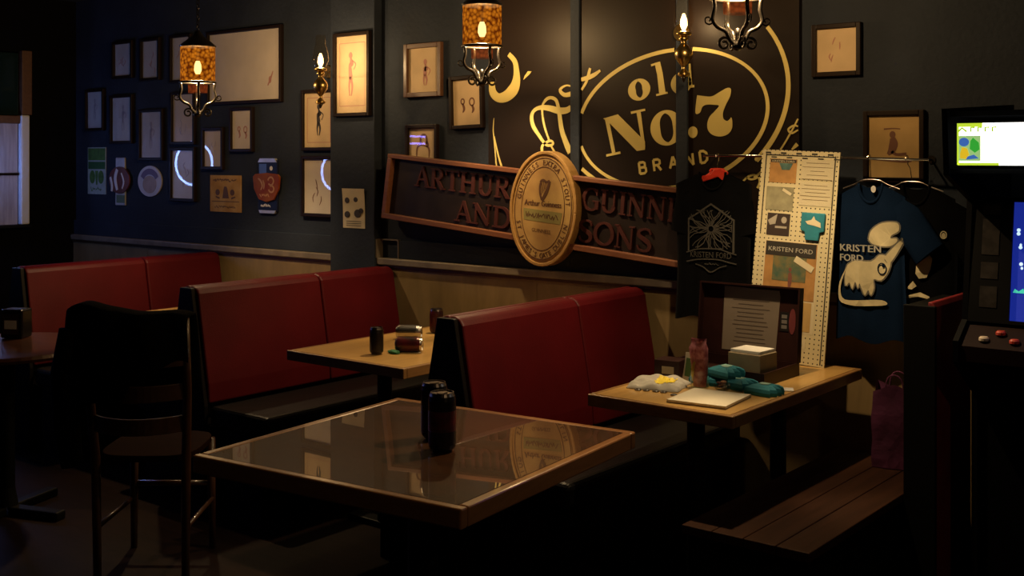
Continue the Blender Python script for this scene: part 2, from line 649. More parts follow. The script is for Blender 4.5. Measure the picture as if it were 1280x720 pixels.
# ------------------------------------------------------------------ mural and battens
m_mboard = mat('mural_black_brown', (0.012, 0.0065, 0.0045), 0.5, var=0.3, vscale=2, spec=0.2)
m_gold = mat('mural_gold', (0.60, 0.49, 0.16), 0.55, var=0.12, vscale=5)
mural = thing('wall_mural', 'large black mural with gold old style logo lettering and swirls on the back wall', 'mural', (-2.92, YB, 1.30))
MZ0, MZ1 = 1.30, 2.42


def mx(poly):
    return [(x + 2.92, z - MZ0) for x, z in poly]


def ms(st):
    return [(x + 2.92, z - MZ0, h) for x, z, h in st]


YM0, YM1 = -.0315, -.030   # art lies on the panel face
for x0, x1 in ((-3.785, -3.2575), (-3.2045, -2.667), (-2.608, -2.075)):
    MB().box(x0 + 2.92, x1 + 2.92, -.030, 0, 0, MZ1 - MZ0).build('panel', m_mboard, mural)
STROKES = [
    [(-3.762, 1.993, .0147), (-3.755, 1.94, .018), (-3.719, 1.911, .018), (-3.668, 1.916, .0229), (-3.622, 1.947, .0261), (-3.602, 1.986, .0212), (-3.599, 2.033, .0147), (-3.61, 2.09, .0114), (-3.65, 2.13, .01)],
    [(-3.747, 1.807, .0012), (-3.752, 1.745, .002), (-3.742, 1.665, .0029), (-3.729, 1.553, .0029), (-3.70, 1.45, .003)],
    [(-3.744, 1.713, .0012), (-3.724, 1.633, .0033), (-3.696, 1.557, .0045), (-3.65, 1.46, .005)],
    [(-3.26, 1.952, .0033), (-3.291, 1.956, .0037), (-3.326, 1.936, .0065), (-3.3, 1.911, .0082), (-3.26, 1.914, .0098)],
    [(-3.434, 1.616, .0065), (-3.437, 1.655, .0065), (-3.42, 1.674, .0049), (-3.386, 1.687, .0049), (-3.367, 1.676, .0041), (-3.381, 1.665, .0049), (-3.415, 1.67, .0057), (-3.458, 1.717, .0073), (-3.493, 1.764, .009), (-3.502, 1.811, .0082), (-3.483, 1.841, .0073), (-3.444, 1.853, .009), (-3.391, 1.848, .0114), (-3.333, 1.834, .0131), (-3.286, 1.835, .0122), (-3.26, 1.848, .0106)],
    [(-3.391, 1.685, .0041), (-3.42, 1.755, .0049), (-3.434, 1.817, .0049), (-3.433, 1.863, .0049), (-3.41, 1.892, .0061), (-3.381, 1.9, .0065), (-3.352, 1.888, .0069), (-3.339, 1.86, .0073), (-3.329, 1.814, .009), (-3.315, 1.738, .0106), (-3.286, 1.669, .0122), (-3.263, 1.628, .013)],
    [(-3.381, 1.662, .0033), (-3.357, 1.628, .0041)],
    [(-3.196, 1.931, .0049), (-3.169, 1.968, .0057), (-3.155, 2.005, .0065), (-3.146, 2.034, .0057)],
    [(-3.198, 1.981, .0073), (-3.16, 1.988, .009), (-3.123, 2.0, .0082), (-3.087, 2.02, .0049)],
    [(-2.079, 1.767, .003), (-2.099, 1.731, .003), (-2.133, 1.675, .003), (-2.159, 1.637, .003)],
    [(-2.079, 1.735, .0025), (-2.099, 1.739, .003), (-2.123, 1.723, .0035), (-2.107, 1.707, .0035), (-2.079, 1.720, .0025)],
    [(-2.082, 1.660, .0069), (-2.095, 1.648, .005), (-2.107, 1.637, .0025)],
    [(-2.335, 1.5, .003), (-2.31, 1.521, .0035), (-2.283, 1.529, .0035), (-2.269, 1.517, .0035), (-2.296, 1.509, .0035), (-2.32, 1.518, .003)],
    [(-2.283, 1.517, .0035), (-2.251, 1.538, .0045), (-2.22, 1.558, .005)],
    [(-2.26, 1.519, .0035), (-2.254, 1.497, .0045), (-2.266, 1.471, .004)],
    [(-2.276, 1.591, .004), (-2.254, 1.613, .0045)],
]
for si, st in enumerate(STROKES):
    MB().ribbon([(a, b, h * 1.25) for a, b, h in ms(st)], YM0 - .0002 * si, YM1).build('gold_swirl', m_gold, mural)
MB().prism(mx([(-3.555, 1.995), (-3.547, 2.015), (-3.527, 2.037), (-3.502, 2.036), (-3.517, 2.021)]), YM0, YM1).build('gold_swirl', m_gold, mural)


def ellipse_arcs(c, a, b, tilt, hw, z_hi, name, amin=0, amax=360, x_lo=-3.19, x_hi=-2.08, gap=None):
    """elliptic line, kept on the panels"""
    cur = []
    runs = []
    n = 160
    for k in range(n + 1):
        t = R(amin + (amax - amin) * k / n)
        x = c[0] + a * math.cos(t) * math.cos(tilt) - b * math.sin(t) * math.sin(tilt)
        z = c[1] + a * math.cos(t) * math.sin(tilt) + b * math.sin(t) * math.cos(tilt)
        ok = z < z_hi and z > MZ0 + .02 and (x_lo - .01 < x < -2.67 or -2.605 < x < x_hi)
        if gap and gap[0] < x < gap[1]:
            ok = False
        if ok:
            cur.append((x, z, hw * (0.75 + 0.25 * abs(math.sin(t - .6)))))
        elif cur:
            runs.append(cur)
            cur = []
    if cur:
        runs.append(cur)
    for r_ in runs:
        if len(r_) > 1:
            MB().ribbon(ms(r_), YM0, YM1, sub=1).build(name, m_gold, mural)


ellipse_arcs((-2.716, 1.778), .5005, .312, R(8.2), .0095, 2.3, 'gold_oval_line')
ellipse_arcs((-2.746, 1.895), .623, .483, R(3.3), .0115, 2.4, 'gold_oval_line', -150, 30, gap=(-2.9, -2.275))
letters = [
    ('N', [[(-3.062, 1.79), (-3.041, 1.794), (-3.002, 1.63), (-3.02, 1.624)],
           [(-3.071, 1.79), (-2.988, 1.808), (-2.865, 1.702), (-2.838, 1.68), (-2.838, 1.64), (-2.882, 1.635), (-3.038, 1.771), (-3.056, 1.782)],
           [(-2.884, 1.817), (-2.862, 1.821), (-2.837, 1.658), (-2.838, 1.64), (-2.852, 1.659)],
           [(-2.915, 1.819), (-2.838, 1.831), (-2.836, 1.821), (-2.913, 1.808)],
           [(-3.053, 1.619), (-2.975, 1.633), (-2.972, 1.622), (-3.052, 1.608)]]),
    ('l', [[(-2.772, 1.987), (-2.743, 1.993), (-2.727, 1.896), (-2.76, 1.892)], [(-2.778, 1.896), (-2.718, 1.905), (-2.715, 1.897), (-2.776, 1.887)],
           [(-2.772, 1.987), (-2.743, 1.993), (-2.757, 2.045), (-2.785, 2.04)], [(-2.805, 2.035), (-2.757, 2.045), (-2.755, 2.037), (-2.803, 2.025)]]),
    ('d', [[(-2.606, 2.025), (-2.598, 2.028), (-2.588, 1.926), (-2.606, 1.922)], [(-2.606, 1.929), (-2.578, 1.931), (-2.577, 1.92), (-2.606, 1.917)]]),
    ('7', [[(-2.563, 1.884), (-2.532, 1.879), (-2.49, 1.876), (-2.452, 1.893), (-2.415, 1.91), (-2.395, 1.905), (-2.399, 1.873), (-2.421, 1.834), (-2.434, 1.801), (-2.431, 1.775), (-2.414, 1.765), (-2.401, 1.772), (-2.393, 1.78), (-2.388, 1.76), (-2.39, 1.731), (-2.41, 1.707), (-2.447, 1.697), (-2.485, 1.705), (-2.508, 1.727), (-2.511, 1.759), (-2.498, 1.788), (-2.474, 1.81), (-2.453, 1.833), (-2.475, 1.838), (-2.513, 1.84), (-2.536, 1.831), (-2.549, 1.805), (-2.572, 1.806)]]),
    ('dot', [[(x, z) for x, z in ell(.024, .026, 24, -2.585, 1.718)]]),
]
for nm, polys in letters:
    mb = MB()
    if nm == '7':
        polys = [[(a, b) for a, b, _ in smooth([(a, b, 0) for a, b in polys[0] + [polys[0][0]]], 4)[:-1]]]
    for pi_, p in enumerate(polys):
        mb.prism(mx(p), YM0 - .0003 * pi_, YM1)
    mb.build('gold_letter', m_gold, mural)


def oh(cx, cz, rx, rz, thick, thin, tilt, xlim=None):
    """letter o as a ring, thick at the sides; xlim cuts it where the panel ends"""
    mb = MB()
    run = []
    n = 48
    for k in range(n + 1):
        a = 2 * math.pi * k / n + math.pi / 2 if xlim is None else 2 * math.pi * k / n
        hw = thin + (thick - thin) * abs(math.cos(a)) ** 1.3
        x, z = (rx - hw) * math.cos(a), (rz - hw) * math.sin(a)
        X = cx + x * math.cos(tilt) - z * math.sin(tilt)
        Z = cz + x * math.sin(tilt) + z * math.cos(tilt)
        run.append((X, Z, hw))
    mb.ribbon(ms(run), YM0, YM1, sub=1)
    mb.build('gold_letter', m_gold, mural)


oh(-2.870, 1.9205, .061, .051, .0215, .006, R(10))
oh(-2.722, 1.740, .086, .0815, .026, .007, R(8), 1)
oh(-2.645, 1.94, .054, .050, .019, .006, R(10), 1)
PLAIN = {   # unit height, width in the same unit
    'B': [[(0, 0), (0, 1)], [(0, 1), (.42, 1), (.58, .90), (.58, .64), (.42, .54), (0, .54)], [(.42, .54), (.64, .44), (.64, .12), (.46, 0), (0, 0)]],
    'R': [[(0, 0), (0, 1)], [(0, 1), (.44, 1), (.62, .88), (.62, .62), (.44, .50), (0, .50)], [(.36, .50), (.68, 0)]],
    'A': [[(-.02, 0), (.36, 1)], [(.36, 1), (.74, 0)], [(.12, .32), (.60, .32)]],
    'N': [[(0, 0), (0, 1)], [(0, 1), (.62, 0)], [(.62, 0), (.62, 1)]],
    'D': [[(0, 0), (0, 1)], [(0, 1), (.36, 1), (.62, .80), (.66, .5), (.62, .20), (.36, 0), (0, 0)]],
}
for ch, x, z in (('B', -2.868, 1.528), ('R', -2.790, 1.541), ('A', -2.706, 1.554), ('N', -2.618, 1.567), ('D', -2.548, 1.579)):
    mb = MB()
    ca, sa = math.cos(R(8)), math.sin(R(8))
    for q_, st in enumerate(PLAIN[ch]):
        pts = [(x + (px * ca - pz * sa) * .054 + .004, z + (px * sa + pz * ca) * .052, .0058) for px, pz in st]
        mb.ribbon(ms(pts), YM0 - .0003 * q_, YM1, sub=1)
    mb.build('gold_letter', m_gold, mural)
for x0, x1 in ((-3.2575, -3.2045), (-2.667, -2.608)):
    trim(MB().box(x0, x1, YB - .042, YB, 1.30, ZC), m_wall, .003)

# ------------------------------------------------------------------ tilted wooden sign
m_sign = mat('sign_dark_panel', (0.022, 0.014, 0.012), 0.5, var=0.4, vscale=9, spec=.25)
m_signrim = wood_mat('sign_rim_wood', (0.15, 0.055, 0.03), (0.22, 0.09, 0.045), 0.45, 4, spec=.3)
m_signlet = mat('sign_carved_letters', (0.070, 0.021, 0.018), 0.5, var=0.2, vscale=20, spec=.2)
m_oval = wood_mat('oval_rim_wood', (0.36, 0.20, 0.065), (0.46, 0.27, 0.09), 0.4, 4)
m_ovalface = mat('oval_face', (0.50, 0.33, 0.115), 0.5, col2=(0.36, 0.21, 0.075), vscale=7)
m_ovaltext = mat('oval_brown_print', (0.10, 0.042, 0.018), 0.6)
m_ovalgreen = mat('oval_olive_print', (0.24, 0.21, 0.07), 0.6)
sign = thing('carved_sign', 'long dark carved wooden sign with tan oval medallion, hanging tilted over the mural', 'sign',
             (-3.378, YB - .035, 1.354), (0, R(5.0), 0))
for s in (-1, 1):
    xa, xb = (-1.09, -.14) if s < 0 else (.14, 1.07)
    fl = .02
    poly = [(xa - (fl if s < 0 else 0), -.178), (xb + (fl if s > 0 else 0), -.178), (xb, .178), (xa, .178)]
    MB().prism(poly, -.030, -.006).build('wing_panel', m_sign, sign)
    mb = MB()
    mb.prism([(xa - fl * (s < 0), -.178), (xb + fl * (s > 0), -.178), (xb + fl * (s > 0), -.150), (xa - fl * (s < 0), -.150)], -.062, -.006)
    mb.prism([(xa, .155), (xb, .155), (xb, .178), (xa, .178)], -.062, -.006)
    xo = xa if s < 0 else xb
    mb.prism([(xo - fl * (s < 0) + (0 if s < 0 else -.03 + fl), -.150), (xo - fl * (s < 0) + (.03 if s < 0 else fl), -.150), (xo + (.03 if s < 0 else 0), .155), (xo + (0 if s < 0 else -.03), .155)], -.062, -.006)
    mb.build('wing_rim', m_signrim, sign, bevel=.003)
for wd, x0, x1, z0, h in (('ARTHUR', -.90, -.235, .020, .108), ('AND', -.60, -.215, -.132, .108), ('GUINNESS', .205, .93, .020, .108), ('SONS', .195, .615, -.135, .108)):
    mb = MB()
    serif_text(mb, wd, x0, x1, z0, h, -.038, -.030)
    mb.build('carved_word', m_signlet, sign)
OX, OZ = .205, .283
MB().prism(ell(OX, OZ, 56), -.066, -.006).build('medallion_rim', m_oval, sign, bevel=.006)
mb = MB()
ring_ribbon(mb, OX - .008, OZ - .008, .008, -.074, -.066)
mb.build('medallion_moulding', m_oval, sign, bevel=.003)
MB().prism(ell(OX - .026, OZ - .028, 56), -.069, -.066).build('medallion_face', m_ovalface, sign)
mb = MB()
ring_ribbon(mb, OX - .032, OZ - .034, .0022, -.0705, -.069)
ring_ribbon(mb, OX - .074, OZ - .078, .0016, -.0705, -.069)


def arc_text(mb, s, rx, rz, a0, a1, size, y, flip=False):
    n = len(s)
    for i, ch in enumerate(s):
        if ch == ' ':
            continue
        a = R(a0 + (a1 - a0) * (i + .5) / n)
        x, z = rx * math.cos(a), rz * math.sin(a)
        tx, tz = -rx * math.sin(a), rz * math.cos(a)
        rot = math.atan2(tz, tx) + (0 if flip else math.pi)
        add_text(mb, ch, size, x, z, y, rot, bold=.0007)


arc_text(mb, 'GUINNESS EXTRA STOUT', OX - .066, OZ - .070, 172, 6, .036, -.0702)
arc_text(mb, "ST JAMES'S GATE DUBLIN", OX - .041, OZ - .042, 197, 345, .034, -.0702, True)
# harp emblem, signature, small print
mb.ribbon([(-.022, .125, .006), (-.026, .10, .005), (-.022, .07, .005), (-.008, .042, .006)], -.0703, -.069)
mb.ribbon([(-.026, .128, .005), (-.010, .140, .006), (.012, .132, .006), (.030, .140, .005)], -.0705, -.069)
mb.ribbon([(.032, .138, .006), (.022, .10, .008), (.008, .066, .009), (-.008, .040, .007)], -.0707, -.069)
for k in range(4):
    mb.ribbon([(-.016 + .010 * k, .132, .0012), (-.014 + .007 * k, .066 + .010 * k, .0012)], -.0703, -.069, sub=1)
add_text(mb, 'Arthur Guinness', .040, 0, .012, -.0702, R(2), .225, bold=.0012)
add_text(mb, 'GUINNESS', .026, 0, -.118, -.0702, 0, .115)
mb.build('medallion_print', m_ovaltext, sign)
mb = MB()
mb.prism([(-.118, -.008), (.118, -.008), (.112, -.065), (-.112, -.065)], -.0700, -.069)
mb.build('medallion_band', m_ovalgreen, sign)
mb = MB()
squiggle(mb, 0, -.037, .20, .030, -.0706, 8, 9, .0022)
mb.build('medallion_band_print', m_ovaltext, sign)

# ------------------------------------------------------------------ framed pictures


def figure(mb, w_, h_, seed, y0, y1, kind=0):
    """a loose pencil figure"""
    rd = random.Random(seed)
    s = min(w_, h_)
    if kind == 0:      # standing figure
        x = rd.uniform(-.06, .06) * w_
        top = h_ * rd.uniform(.18, .28)
        mb.prism(ell(s * .055, s * .07, 12, x, top), y0, y1)
        hip = top - h_ * .28
        mb.ribbon([(x, top - s * .06, s * .02), (x + s * .03, top - s * .18, s * .06), (x - s * .02, (top + hip) / 2, s * .045), (x, hip, s * .06)], y0, y1)
        mb.ribbon([(x, hip, s * .04), (x + s * .05, hip - h_ * .12, s * .028), (x + s * .02, hip - h_ * .25, s * .012)], y0, y1)
        mb.ribbon([(x - s * .02, hip, s * .035), (x - s * .05, hip - h_ * .13, s * .022), (x - s * .03, hip - h_ * .25, s * .01)], y0, y1)
        mb.ribbon([(x + s * .05, top - s * .12, s * .015), (x + s * .16, top - s * .2, s * .012), (x + s * .10, top - s * .32, s * .009)], y0, y1)
    elif kind == 1:    # two heads
        for cx, cz, r in ((-.16, .02, .06), (.17, .0, .085)):
            ring_ribbon(mb, w_ * r, w_ * r * 1.2, w_ * .02, y0, y1, cx * w_, cz * h_, n=16)
            mb.ribbon([(cx * w_, cz * h_ - w_ * r, w_ * .03), (cx * w_ + .05 * w_, cz * h_ - w_ * .2, w_ * .04), (cx * w_, cz * h_ - w_ * .3, w_ * .015)], y0, y1)
    elif kind == 2:    # portrait bust
        ring_ribbon(mb, w_ * .12, w_ * .16, w_ * .035, y0, y1, .05 * w_, .14 * h_, n=18, a0=-40, a1=220)
        mb.ribbon([(-.22 * w_, -.35 * h_, w_ * .02), (-.18 * w_, -.05 * h_, w_ * .03), (.0 * w_, .0, w_ * .012), (.24 * w_, -.08 * h_, w_ * .03), (.25 * w_, -.35 * h_, w_ * .015)], y0, y1)
        mb.ribbon([(.17 * w_, .12 * h_, w_ * .03), (.21 * w_, .0 * h_, w_ * .04), (.14 * w_, -.04 * h_, w_ * .01)], y0, y1)
    elif kind == 3:    # seated figure above a long stroke
        mb.prism(ell(s * .06, s * .07, 12, -.03 * w_, .19 * h_), y0, y1)
        mb.ribbon([(-.20 * w_, .28 * h_, s * .015), (-.02 * w_, .29 * h_, s * .012), (.12 * w_, .28 * h_, s * .01)], y0, y1)
        mb.ribbon([(-.03 * w_, .14 * h_, s * .05), (-.01 * w_, .04 * h_, s * .085), (-.05 * w_, -.06 * h_, s * .07), (-.12 * w_, -.13 * h_, s * .03)], y0, y1)
        mb.ribbon([(-.05 * w_, -.08 * h_, s * .03), (.05 * w_, -.13 * h_, s * .028), (.24 * w_, -.12 * h_, s * .03)], y0, y1)
        mb.ribbon([(-.44 * w_, -.20 * h_, s * .02), (-.1 * w_, -.215 * h_, s * .03), (.2 * w_, -.23 * h_, s * .04), (.34 * w_, -.23 * h_, s * .02)], y0, y1)
    elif kind == 5:    # one small patch to the right
        mb.prism(ell(s * .03, s * .05, 12, .36 * w_, -.22 * h_), y0, y1)
        mb.ribbon([(.33 * w_, -.30 * h_, s * .01), (.37 * w_, -.20 * h_, s * .015), (.40 * w_, -.10 * h_, s * .006)], y0 - .0003, y1)
    else:              # faint loose lines
        for k in range(4):
            x, z = rd.uniform(-.2, .2) * w_, rd.uniform(-.25, .3) * h_
            mb.ribbon([(x, z, s * .008), (x + rd.uniform(-.1, .1) * w_, z - .08 * h_, s * .014), (x + rd.uniform(-.1, .1) * w_, z - .17 * h_, s * .006)], y0, y1)


def picture(label, x, z, w_, h_, y=YB, fw=.020, paper=None, ink=None, kind=0, seed=1, fmat=None, roll=0.0, double=False):
    t = thing('framed_picture', label, 'picture', (x, y, z), (0, R(roll), 0), 'framed sketches on the wall')
    W2, H2 = w_ / 2, h_ / 2
    MB().box(-W2 - fw + .002, W2 + fw - .002, -.008, 0, -H2 - fw + .002, H2 + fw - .002).build('backing', m_frame, t)
    mb = MB()
    for a in ((-W2 - fw, -W2, -H2 - fw, H2 + fw), (W2, W2 + fw, -H2 - fw, H2 + fw), (-W2, W2, -H2 - fw, -H2), (-W2, W2, H2, H2 + fw)):
        mb.box(a[0], a[1], -.026, -.0005, a[2], a[3])
    mb.build('frame', fmat or m_frame, t, bevel=.003)
    MB().box(-W2 + .0005, W2 - .0005, -.0095, -.008, -H2 + .0005, H2 - .0005).build('print', paper or m_paper, t)
    mb = MB()
    if double:
        ring = MB()
        a, b, k = W2 * .8, H2 * .82, .0018
        for q in ((-a, a, b - k, b + k), (-a, a, -b - k, -b + k), (-a - k, -a + k, -b, b), (a - k, a + k, -b, b)):
            ring.box(q[0], q[1], -.0101, -.0095, q[2], q[3])
        ring.build('mat_line', m_ink_pink, t)
    figure(mb, w_, h_, seed, -.0105, -.0095, kind)
    mb.build('drawing', ink or m_ink_pink, t)
    MB().box(-W2 + .0005, W2 - .0005, -.0165, -.0150, -H2 + .0005, H2 - .0005).build('glass', m_glass, t)
    return t


m_ink_faint = mat('faint_pencil', (.40, .35, .36), .8)
m_paper_grey = mat('grey_white_paper', (0.56, 0.53, 0.50), 0.8, var=0.1)
picture('narrow framed pale sketch directly above the green and white poster', -7.486, 1.948, .200, .259, paper=m_paper_grey, ink=m_ink_faint, kind=0, seed=1)
picture('framed grey sketch above the bottle shaped tin sign', -7.149, 1.874, .238, .303, paper=m_paper_grey, ink=m_ink_faint, kind=0, seed=2)
picture('framed pale sketch above the round beer sign', -6.793, 1.761, .243, .310, paper=m_paper_grey, ink=m_ink_faint, kind=0, seed=3)
picture('framed pale picture half behind the hanging amber lantern', -6.431, 1.867, .229, .312, paper=m_paper, ink=m_ink_faint, kind=4, seed=4)
picture('framed white picture with a neon arc reflected in its glass, right of the round sign', -6.435, 1.494, .238, .317, paper=m_white, ink=m_ink_faint, kind=4, seed=5)
picture('small framed pinkish picture just above the tan poster', -6.112, 1.664, .183, .232, paper=m_paper, ink=m_ink_faint, kind=4, seed=6)
picture('small framed picture with faded red drawing below the wide picture', -5.819, 1.781, .191, .241, paper=m_paper, ink=m_ink_pink, kind=1, seed=7)
picture('wide framed pinkish drawing, the largest picture, beside the amber lantern', -5.800, 2.179, .700, .432, paper=m_paper, kind=5, seed=8)
picture('high framed picture above the grey sketch over the bottle sign', -7.134, 2.290, .208, .222, paper=m_paper_grey, kind=4, seed=9)
picture('high framed picture above the sketch over the round sign', -6.803, 2.275, .190, .250, paper=m_paper_grey, kind=4, seed=10)
picture('high framed picture to the left of the wide pinkish drawing', -6.457, 2.262, .195, .280, paper=m_paper_grey, kind=4, seed=11)
picture('framed drawing of a dark standing figure under the brass sconce', -5.105, 1.826, .250, .321, paper=m_paper_warm, ink=m_ink_dark, kind=0, seed=12, double=True)
picture('framed pale drawing below the dark standing figure, beside the pillar', -5.108, 1.435, .245, .320, paper=m_paper, kind=4, ink=m_ink, seed=13)
picture('framed warm toned drawing hung on the pillar beside the brass sconce', -4.757, 2.076, .256, .435, y=4.50, paper=m_paper_warm, kind=0, seed=14, double=True)
picture('framed amber drawing high on the wall between pillar and mural', -4.261, 2.080, .225, .240, paper=m_paper_warm, kind=0, seed=15, fmat=m_frame_brown, fw=.026)
picture('framed sketch of two heads beside the edge of the mural', -3.948, 1.896, .194, .240, paper=m_paper_warm, ink=m_ink, kind=1, seed=16, roll=-1.5)
picture('small framed portrait sketch partly behind the carved sign', -4.270, 1.671, .196, .187, paper=m_paper_warm, ink=m_ink, kind=2, seed=17)
picture('framed tan drawing of a seated figure above the hanging shirts', -1.677, 1.648, .208, .250, paper=mat('tan_paper', (0.50, 0.33, 0.13), .8, var=.2), ink=m_ink, kind=3, seed=18)
picture('framed tan picture high on the wall right of the mural', -1.917, 2.05, .173, .179, paper=m_paper_warm, kind=4, seed=19)

# unframed posters and tin signs
m_green = mat('poster_green', (0.08, 0.20, 0.03), .7, var=.4, vscale=30)
m_greend = mat('poster_dark_green', (0.02, 0.10, 0.02), .7)
m_palegreen = mat('poster_pale', (0.40, 0.46, 0.42), .7, var=.2, vscale=25)
p = thing('wall_poster', 'narrow green and white poster under the narrow pale sketch', 'poster', (-7.479, YB, 1.511))
MB().box(-.117, .117, -.004, 0, -.168, .168).build('sheet', m_palegreen, p)
MB().box(-.110, .110, -.005, -.004, .075, .162).build('green_block', m_green, p)
MB().box(-.110, .110, -.005, -.004, .012, .065).build('dark_green_block', m_greend, p)
mb = MB()
for s in (-1, 1):
    mb.prism(ell(.036, .048, 20, s * .055, -.045), -.005, -.004)
mb.prism([(-.02, 0.0), (.02, 0.0), (.008, -.10), (-.008, -.10)], -.0052, -.004)
mb.build('leaf_motif', m_green, p)
mb = MB()
squiggle(mb, 0, -.13, .15, .03, -.0052, 2, 5, .003)
mb.build('print', m_green, p)

m_tin_red = mat('tin_dark_red', (0.16, 0.035, 0.03), .35, metal=.2, var=.4, vscale=14)
m_silver = mat('tin_silver', (0.62, 0.62, 0.64), .35, metal=.6, var=.2, vscale=10)
p = thing('bottle_tin_sign', 'bottle shaped tin sign with dark red ball middle and silver ends', 'tin sign', (-7.169, YB, 1.438))
MB().prism([(-.055, .168), (.055, .168), (.060, -.168), (-.060, -.168)], -.012, 0).build('silver_body', m_silver, p, bevel=.004)
MB().prism(ell(.128, .095, 32, 0, .010), -.022, -.012).build('red_ball', m_tin_red, p, bevel=.006)
mb = MB()
mb.ribbon([(-.02, .085, .014), (-.045, .02, .016), (-.02, -.06, .012)], -.0235, -.022)
mb.ribbon([(-.105, .03, .010), (-.085, -.03, .012), (-.09, -.07, .010)], -.0235, -.022)
mb.ribbon([(.03, .06, .006), (.06, .0, .008), (.04, -.05, .006)], -.0235, -.022)
mb.build('white_script', m_white, p)
MB().box(-.045, .058, -.0135, -.012, -.150, -.095).build('green_label', mat('tin_green', (.10, .16, .08), .5), p)

m_round = mat('round_sign_white', (0.55, 0.52, 0.55), .4, var=.15)
p = thing('round_beer_sign', 'round pale beer sign with purple arc under a framed sketch', 'sign', (-6.817, YB, 1.444))
MB().prism(ell(.140, .1055, 40), -.010, 0).build('disc', m_round, p, bevel=.003)
mb = MB()
ring_ribbon(mb, .090, .066, .020, -.0115, -.010, a0=20, a1=160)
mb.build('purple_arc', mat('sign_purple', (.12, .06, .14), .5), p)
MB().prism(ell(.080, .060, 30, 0, -.022), -.0112, -.010).build('centre', mat('sign_tan', (.42, .28, .20), .5, var=.25, vscale=18), p)

m_tanposter = mat('tan_poster', (0.58, 0.37, 0.15), .75, col2=(.42, .22, .06), vscale=9, spec=.1)
p = thing('tan_poster', 'tan printed poster with dark emblem below the small pinkish picture', 'poster', (-5.994, YB, 1.375))
MB().box(-.158, .158, -.004, 0, -.117, .117).build('sheet', m_tanposter, p)
mb = MB()
mb.prism([(-.03, -.03), (.035, -.03), (.02, .03), (.01, .045), (-.012, .045), (-.02, .02)], -.0052, -.004)
for s in (-1, 1):
    mb.prism(ell(.022, .020, 14, s * .075 - .005, .008), -.0052, -.004)
    mb.ribbon([(s * .06, -.03, .006), (s * .10, -.02, .004)], -.0052, -.004)
squiggle(mb, 0, .086, .25, .022, -.0052, 3, 9, .003)
mb.box(-.14, .14, -.0052, -.004, -.052, -.048)
squiggle(mb, 0, -.085, .22, .014, -.0052, 4, 12, .002)
mb.build('print', mat('poster_brown_print', (.12, .06, .03), .7), p)

p = thing('can_tin_sign', 'dark blue can shaped tin sign with orange oval banner', 'tin sign', (-5.567, YB, 1.431))
m_tinblue = mat('tin_blue', (0.008, 0.011, 0.035), .4, spec=.2)
MB().prism([(-.092, .160), (.092, .160), (.092, -.160), (-.092, -.160)], -.014, 0).build('can_body', m_tinblue, p, bevel=.006)
MB().prism([(-.088, .145), (-.070, .169), (.070, .169), (.088, .145)], -.018, 0).build('can_top', m_silver, p)
MB().prism([(-.080, -.150), (.080, -.150), (.070, -.168), (-.070, -.168)], -.018, 0).build('can_base', m_silver, p)
MB().box(-.078, -.010, -.0155, -.014, .055, .135).build('blue_stripe', mat('tin_bright_blue', (.06, .12, .40), .4), p)
MB().prism([(-.128, .055), (-.11, .072), (0, .080), (.11, .072), (.128, .055), (.118, -.02), (.07, -.085), (0, -.10), (-.07, -.085), (-.118, -.02)], -.026, -.014).build('orange_banner', mat('tin_orange_red', (.20, .030, .008), .5, col2=(.26, .085, .015), vscale=10, spec=.15), p, bevel=.004)
mb = MB()
ring_ribbon(mb, .026, .024, .005, -.0268, -.026, .045, .030, n=16, a0=-140, a1=170)
ring_ribbon(mb, .024, .020, .005, -.0268, -.026, .050, -.018, n=16, a0=-170, a1=120)
mb.ribbon([(-.075, .045, .004), (-.05, .030, .006), (-.035, .0, .006), (-.05, -.025, .004)], -.0268, -.026)
mb.ribbon([(-.03, .035, .004), (-.018, .010, .006), (-.022, -.02, .004)], -.0266, -.026)
squiggle(mb, -.01, -.058, .10, .022, -.0268, 6, 5, .003)
mb.build('banner_print', mat('tin_gold', (.45, .24, .06), .5), p)
mb = MB()
squiggle(mb, -.012, -.120, .10, .018, -.0152, 7, 6, .003)
mb.prism(ell(.014, .014, 10, .035, .108), -.0152, -.014)
mb.build('white_print', m_white, p)

p = thing('paper_notice', 'small curled cream paper notice with four dark pictures pinned to the pillar', 'notice', (-4.750, 4.50, 1.317))
mb = MB()
for k in range(6):
    z0, z1 = -.112 + .224 * k / 6, -.112 + .224 * (k + 1) / 6
    y0, y1 = -.004 - .010 * (k / 6) ** 3, -.004 - .010 * ((k + 1) / 6) ** 3
    mb.add([(-.088, y0, z0), (.088, y0, z0), (.088 + .006 * (k == 5), y1, z1), (-.088, y1, z1), (-.088, y0 + .003, z0), (.088, y0 + .003, z0), (.088, y1 + .003, z1), (-.088, y1 + .003, z1)],
           [(0, 1, 2, 3), (7, 6, 5, 4), (0, 3, 7, 4), (1, 5, 6, 2)])
mb.build('sheet', mat('notice_paper', (.62, .54, .36), .8, var=.15), p)
for x, z, r in ((-.05, .045, .018), (.02, .050, .016), (-.05, -.035, .020), (.035, -.028, .026), (.062, -.012, .016)):
    MB().prism(ell(r, r * .9, 12, x, z), -.0105, -.005).build('printed_picture', m_ink_dark, p)
mb = MB()
for k in range(3):
    mb.box(-.06, .06, -.0055, -.004, -.075 - .012 * k, -.072 - .012 * k)
mb.build('print', m_ink_dark, p)

